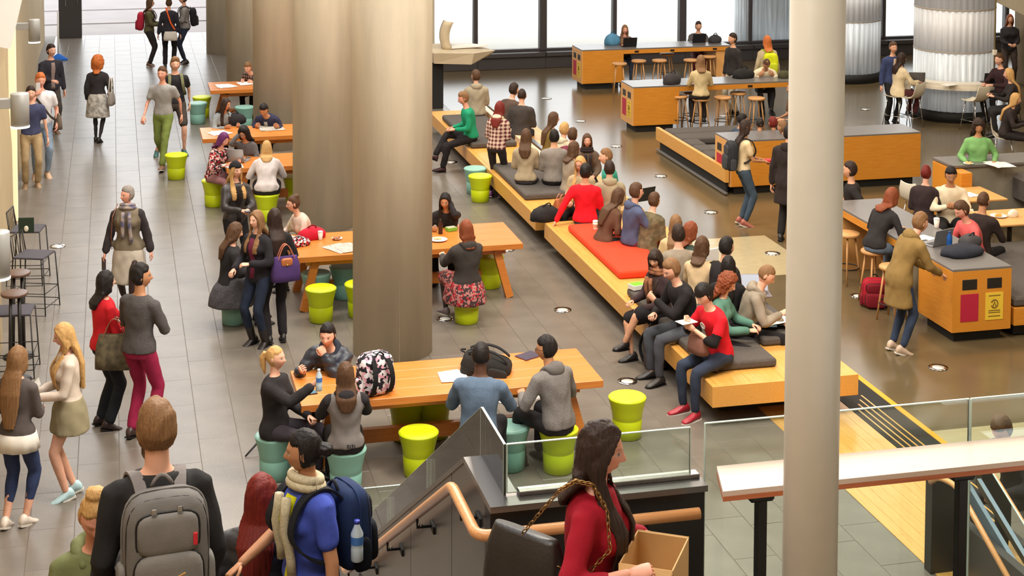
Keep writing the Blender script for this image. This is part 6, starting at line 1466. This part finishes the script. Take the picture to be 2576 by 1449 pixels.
# open carton in her hands
q = W3(P, (-.01, -.12, .93))
bx = thing('carton', 'open brown cardboard carton carried by the woman in crimson', 'box', q, P['rz']); M_card = mat('cardboard', (206, 166, 112), .85, var=.08, vscale=6); M_cardin = mat('cardboard_inside', (190, 152, 104), .9)
wx, wy, hz = .155, .11, .23
off = -.15
MB().box((-wx, off-wy, 0), (wx, off+wy, .006), .001).build('bottom', M_cardin, bx)
for a, b_ in (((-wx, off-wy, 0), (wx, off-wy+.006, hz)), ((-wx, off+wy-.006, 0), (wx, off+wy, hz)), ((-wx, off-wy, 0), (-wx+.006, off+wy, hz)), ((wx-.006, off-wy, 0), (wx, off+wy, hz))): MB().box(a, b_, .0015).build('side', M_card, bx)
MB().bar((-wx-.06, off-wy, hz-.05), (-wx, off-wy, hz), .002, .002).build('edge_tear', M_card, bx)
for sx in (-1, 1): MB().rings([[(sx*wx, off-wy, hz), (sx*wx, off+wy, hz), (sx*(wx+.08), off+wy-.02, hz-.10), (sx*(wx+.08), off-wy+.02, hz-.10)], [(sx*(wx+.004), off-wy, hz+.003), (sx*(wx+.004), off+wy, hz+.003), (sx*(wx+.084), off+wy-.02, hz-.097), (sx*(wx+.084), off-wy+.02, hz-.097)]], 0, True, False).build('flap', M_card, bx)
P = who('cream sweater and short olive'); q = (hand(P, 1)+hand(P, -1))/2
paper(0, 0, 0, P['rz'], 'folded white paper in the hands of the blonde girl', p=q+Vector((0, 0, .03))).rotation_euler = (radians(48), 0, P['rz'])
bottle(hand(P, 1, .10)+Vector((0, 0, -.02)), 'clear water bottle held by the blonde girl with the paper', cap=(36, 40, 60))
P = who('grey haired woman'); q = hand(P, -1, .10); slab_thing('booklet', 'book', 'dark booklet hanging from the hand of the grey haired woman', q-Vector((0, 0, .16)), P['rz']+.6, .008, .06, .17, (70, 54, 66), None)
b = MB(); ribbon(b, [W3(P, v) for v in ((-.12, -.05, 1.43), (-.17, -.13, 1.28), (-.20, -.10, 1.0), (-.22, .02, .82))], .014, .004, (0, 1, 0)); o = b.build('bag_strap', fabric((150, 84, 48), 'leather')); tag(o, 'tan leather strap on the shoulder of the grey haired woman', 'strap')
P = who('black hair, red sweater'); q = hand(P, -1, .06); slab_thing('folder', 'folder', 'black folder held by the woman in the red sweater', q-Vector((0, 0, .12)), P['rz']+.3, .12, .012, .30, (36, 32, 36))
P = who('tall dark boots')
P = who('long grey skirt'); q = hand(P, -1, .06); handbag(q-Vector((0, 0, .34)), P['rz'], 'white plastic bag with a yellow print beside the long grey skirt', (236, 234, 228), .24, .10, .36, name='carrier_bag', flap=(216, 206, 70))
P = who('holding a red box'); q = (hand(P, 1)+hand(P, -1))/2; slab_thing('lunch_box', 'box', 'small red box in the hands of the backpack woman', q-Vector((0, 0, .02)), P['rz'], .07, .05, .05, (196, 30, 40), (214, 60, 60), 'lid')
P = who('light green sweater'); q = hand(P, -1, .1); plate(0, 0, 0, 'small plate of food in the hand of the green sweater woman', (220, 190, 120), p=q, r=.08)
P = who('ponytail in a long black'); bottle(hand(P, -1, .09)-Vector((0, 0, .10)), 'water bottle in the hand of the blonde at the table end')
P = who('in a beanie') if [x for x in PEOPLE if 'in a beanie' in x['label']] else who('black beanie'); q = (hand(P, 1)+hand(P, -1))/2; slab_thing('phone', 'phone', 'small phone in the hands of the woman in the beanie', q, P['rz'], .035, .06, .01, (60, 60, 66), (120, 130, 150))
# nearest table
placed_pack(958, 1000, .74, radians(20), 'floral backpack in black, white and pink standing on the nearest table', (60, 56, 64), (70, 66, 72), w=.36, d=.24, h=.42, pat=fabric((232, 224, 228), 'bloom', (40, 38, 44)))
placed_pack(1292, 936, .74, radians(70), 'black backpack with a lime stripe lying on the nearest table', (36, 34, 33), (44, 42, 40), lie=True, w=.36, d=.28, h=.52, stripe=(190, 214, 40))
paper(1142, 945, .742, .2, 'loose white papers beside the denim shirt man', n=3)
q = at(778, 990, .742); slab_thing('phone', 'phone', 'dark phone with a teal face on the corner of the nearest table', q, .2, .075, .04, .012, (30, 34, 40), (36, 104, 130))
q = at(1330, 896, .742); slab_thing('tablet', 'tablet', 'dark purple tablet lying by the black backpack', q, .5, .12, .09, .012, (84, 62, 84), (60, 50, 70))
paper(1350, 1000, .742, .4, 'folded paper by the hand of the man in the grey jacket', .12, .1)
p = at(650, 1136); t = thing('umbrella', 'folded black umbrella leaning by the teal stool of the blonde', 'umbrella', p); MB().tube([(0, 0, .10), (-.14, -.12, .012)], [.012, .008], 8).build('furled_canopy', M_blackm, t); MB().tube([(0, 0, .10), (.10, .09, .17)], .006, 6).build('shaft', M_wire, t)
# second table
soft_bag(783, 600, .74, .3, 'red fabric bag lying on the second table', (196, 28, 52), .20, .12, .15)
soft_bag(745, 578, .74, .8, 'khaki and cream scarf bundle before the woman in beige', (146, 124, 88), .13, .10, .16, 'cloth_bundle', 'blotch', (206, 190, 160), False)
soft_bag(748, 618, .74, .2, 'black and white striped bag with a pink tag', (216, 210, 212), .17, .11, .11, 'bag', 'floral', (36, 34, 38))
paper(855, 625, .742, .5, 'open magazine on the second table by the column', .30, .42, 'magazine', M_print, 2)
cup(806, 603, .742, 'clear tumbler behind the red bag', (226, 222, 214), (226, 222, 214), .10, .034)
plate(848, 602, .742, 'small plate of coins beside the magazine', (150, 96, 60), r=.07)
plate(1103, 605, .742, 'sandwich on paper before the woman with raised hand', (222, 200, 150))
bottle(at(1108, 588, .742), 'dark drink bottle on the right end of the second table', (60, 32, 26), (40, 24, 22), .2, .03, False)
slab_thing('snack_box', 'box', 'green snack pack on the second table', at(1135, 580, .742), .3, .07, .05, .05, (120, 180, 60), (230, 226, 200), 'lid')
# far tables
laptop(592, 408, .742, radians(150), 'open grey laptop before the woman with glasses')
paper(585, 418, .742, .3, 'white sheets beside the open laptop', n=3)
soft_bag(588, 312, .74, .2, 'black bag on the table beside the girl in pale grey', (40, 38, 40), .22, .14, .20)
paper(545, 336, .742, .4, 'notebook sheets of the girl in pale grey', n=3, w=.25)
paper(687, 322, .742, .1, 'newspaper read by the man in the navy jacket', .36, .48, 'newspaper', M_print, 2)
paper(565, 217, .742, .2, 'white worksheets at the near end of the farthest table', .28, .40, n=3)
paper(617, 210, .742, .1, 'white worksheet under the hands of the man in checks', .28, .36, n=2)
# on the bench
cup(1498, 577, .55, 'white paper cup standing on the red cushion', band=(206, 190, 160))
plate(1524, 572, .55, 'white plate on the red cushion beside the cup', (230, 224, 210), r=.09)
handbag(at(1412, 545, .45), .6, 'tan leather handbag behind the red sweater', (160, 88, 46), .32, .16, .28, strap=(150, 84, 46), pat='leather', top=.08)
soft_bag(1372, 552, .45, .5, 'black jacket and bag heaped at the bench joint', (38, 35, 36), .26, .18, .2)
placed_pack(1634, 915, 0, radians(215), 'dark brown backpack on the floor leaning at the bench', (62, 54, 52), (70, 60, 56), w=.36, d=.24, h=.46)
slab_thing('lunch_box', 'box', 'lime green lunch tub on the knee of the woman with fringe', at(1602, 726, .56), .3, .09, .07, .06, (222, 222, 214), (120, 196, 50), 'lid')
plate(1648, 742, .62, 'round bread on a plate between the two eating on the bench', (214, 170, 96), r=.13)
P = who('red tee shirt writing'); q = (hand(P, 1)+hand(P, -1))/2; slab_thing('notebook', 'book', 'small white notebook in the hands of the red tee shirt boy', q, P['rz'], .07, .10, .008, (232, 230, 226), (244, 243, 240), 'page')
q = W3(P, Vector((0, -.30, .68))); handbag(q, P['rz'], 'brown wool bag on the lap of the red tee shirt boy', (124, 84, 72), .28, .14, .22)
mk = MB().lathe([(.042, 0), (.042, .003), (.03, .003), (.03, 0)], n=24)
o = mk.build('shirt_mark', M_white, P['obj']); qq, a = P['spine'](.36, .8); X, Y = P['ax'](a); o.matrix_local = Matrix.Translation(qq-Y*.138-X*.03) @ Matrix.Rotation(pi/2+a, 4, 'X')
cup(1800, 937, .45, 'dark coffee cup with white rim on the bench end', (70, 40, 34), (226, 214, 200), .12, .04, (60, 36, 30))
laptop(1612, 470, .62, radians(200), 'dark laptop seen from behind above the navy hoodie', (60, 62, 66), p=at(1622, 506, .46))
laptop(1903, 722, .60, radians(-10), 'lavender lit laptop behind the boy in grey hoodie', (130, 122, 128), 125, p=at(1900, 735, .62))
laptop(1908, 800, .60, radians(75), 'teal lidded laptop on the lap in front of the grey hoodie boy', (92, 120, 136), 100, p=at(1900, 812, .60))
slab_thing('tablet', 'tablet', 'white tablet held up by the woman in cream', at(1792, 655, .82), radians(20), .10, .012, .15, (226, 224, 220), None)
paper(1945, 805, .62, .3, 'white open book and papers on the knee by the cream pole', .3, .3, n=3)
soft_bag(1860, 835, .56, .4, 'black coat heaped on the charcoal cushion', (32, 30, 31), .26, .2, .12, 'coat_heap', None, None, False)
# counters
soft_bag(1540, 112, CT, .3, 'blue and black bag at the bin end of the far counter', (86, 140, 176), .20, .16, .26)
laptop(1584, 118, CT, pi, 'black laptop in front of the long haired woman at the window', (40, 40, 44))
laptop(1758, 108, CT, pi, 'black laptop in front of the man in the dark shirt', (40, 40, 44))
soft_bag(1798, 107, CT, .2, 'dark bag on the right of the far counter', (58, 56, 60), .17, .12, .18)
soft_bag(1690, 211, CT, .4, 'dark grey bag on the middle counter by the bin box', (62, 58, 60), .20, .15, .22)
soft_bag(1870, 196, CT, .1, 'black bag on the middle counter before the cream sweater', (40, 38, 38), .24, .15, .2)
soft_bag(1974, 196, CT, .2, 'olive bag on the middle counter by the cream pole', (78, 74, 52), .15, .12, .16)
laptop(2368, 618, CT, radians(200), 'open laptop on the nearest bin counter', (150, 150, 152))
bottle(at(2388, 625, CT), 'blue drink bottle on the nearest bin counter', (30, 86, 160), (24, 60, 120), .22, .036, False)
soft_bag(2420, 640, CT, .2, 'dark navy jacket spread on the nearest bin counter', (44, 46, 56), .30, .2, .12, 'jacket_heap', None, None, False)
soft_bag(2440, 618, CT, .5, 'black and white bag behind the navy jacket', (70, 68, 70), .18, .13, .14)
paper(2330, 598, CT+.002, .4, 'white paper before the olive parka figure', .16, .22, n=2)
cup(2356, 572, CT, 'white paper cup on the nearest bin counter')
cup(2398, 642, CT, 'small white cup beside the blue bottle', h=.07)
placed_pack(2198, 765, 0, radians(160), 'red backpack standing on the floor under the bar stools', (166, 26, 44), (120, 24, 36), w=.34, d=.22, h=.38)
plate(2392, 498, .742, 'tray of yellow food before the man in white', (226, 186, 60), r=.14)
cup(2413, 500, .742, 'red cup beside the tray of food', (176, 40, 34), (190, 50, 44), .13, .035)
paper(2440, 490, .742, .2, 'white wrapper on the small oak table', .2, .26)
plate(2512, 545, .742, 'food in paper on the table at the right edge', (226, 160, 70), r=.12)
soft_bag(2548, 545, .74, .2, 'crumpled white takeaway bag on the right table', (230, 224, 210), .08, .06, .1, 'paper_bag', None, None, False)
paper(2508, 415, 1.002, .2, 'white papers lying on the grey booth ledge', .25, .35, n=3)
laptop(2304, 196, .872, radians(160), 'grey laptop at the left of the curved counter', (110, 108, 112), p=at(2306, 208, .872))
laptop(2496, 200, .872, radians(170), 'dark laptop at the right of the curved counter', (70, 68, 74), p=at(2494, 210, .872))
paper(2385, 214, .872, .3, 'flat white papers on the curved counter', .24, .2, n=2)
# faint lettering on the hem of the raglan hoodie
P = who('grey hoodie with black sleeves'); b = MB(); qq, a = P['spine'](.0, 0); yb = .122*P['s']*P['wsc']+.024
for x0, top_, w_ in ((.0, 1, .022), (.028, 0, .006), (.042, 1, .022), (.07, 0, .006)):
    b.box((-x0-w_/2-.004, yb, qq.z-.02), (-x0-w_/2+.004, yb+.004, qq.z+.018), .001)
    if top_: b.box((-x0-w_, yb, qq.z+.012), (-x0, yb+.004, qq.z+.02), .001)
b.box((-.09, yb, qq.z-.02), (-.07, yb+.004, qq.z-.013), .001)
o = b.build('hem_lettering', fabric((40, 38, 42)), P['obj']); o['kind'] = 'stuff'
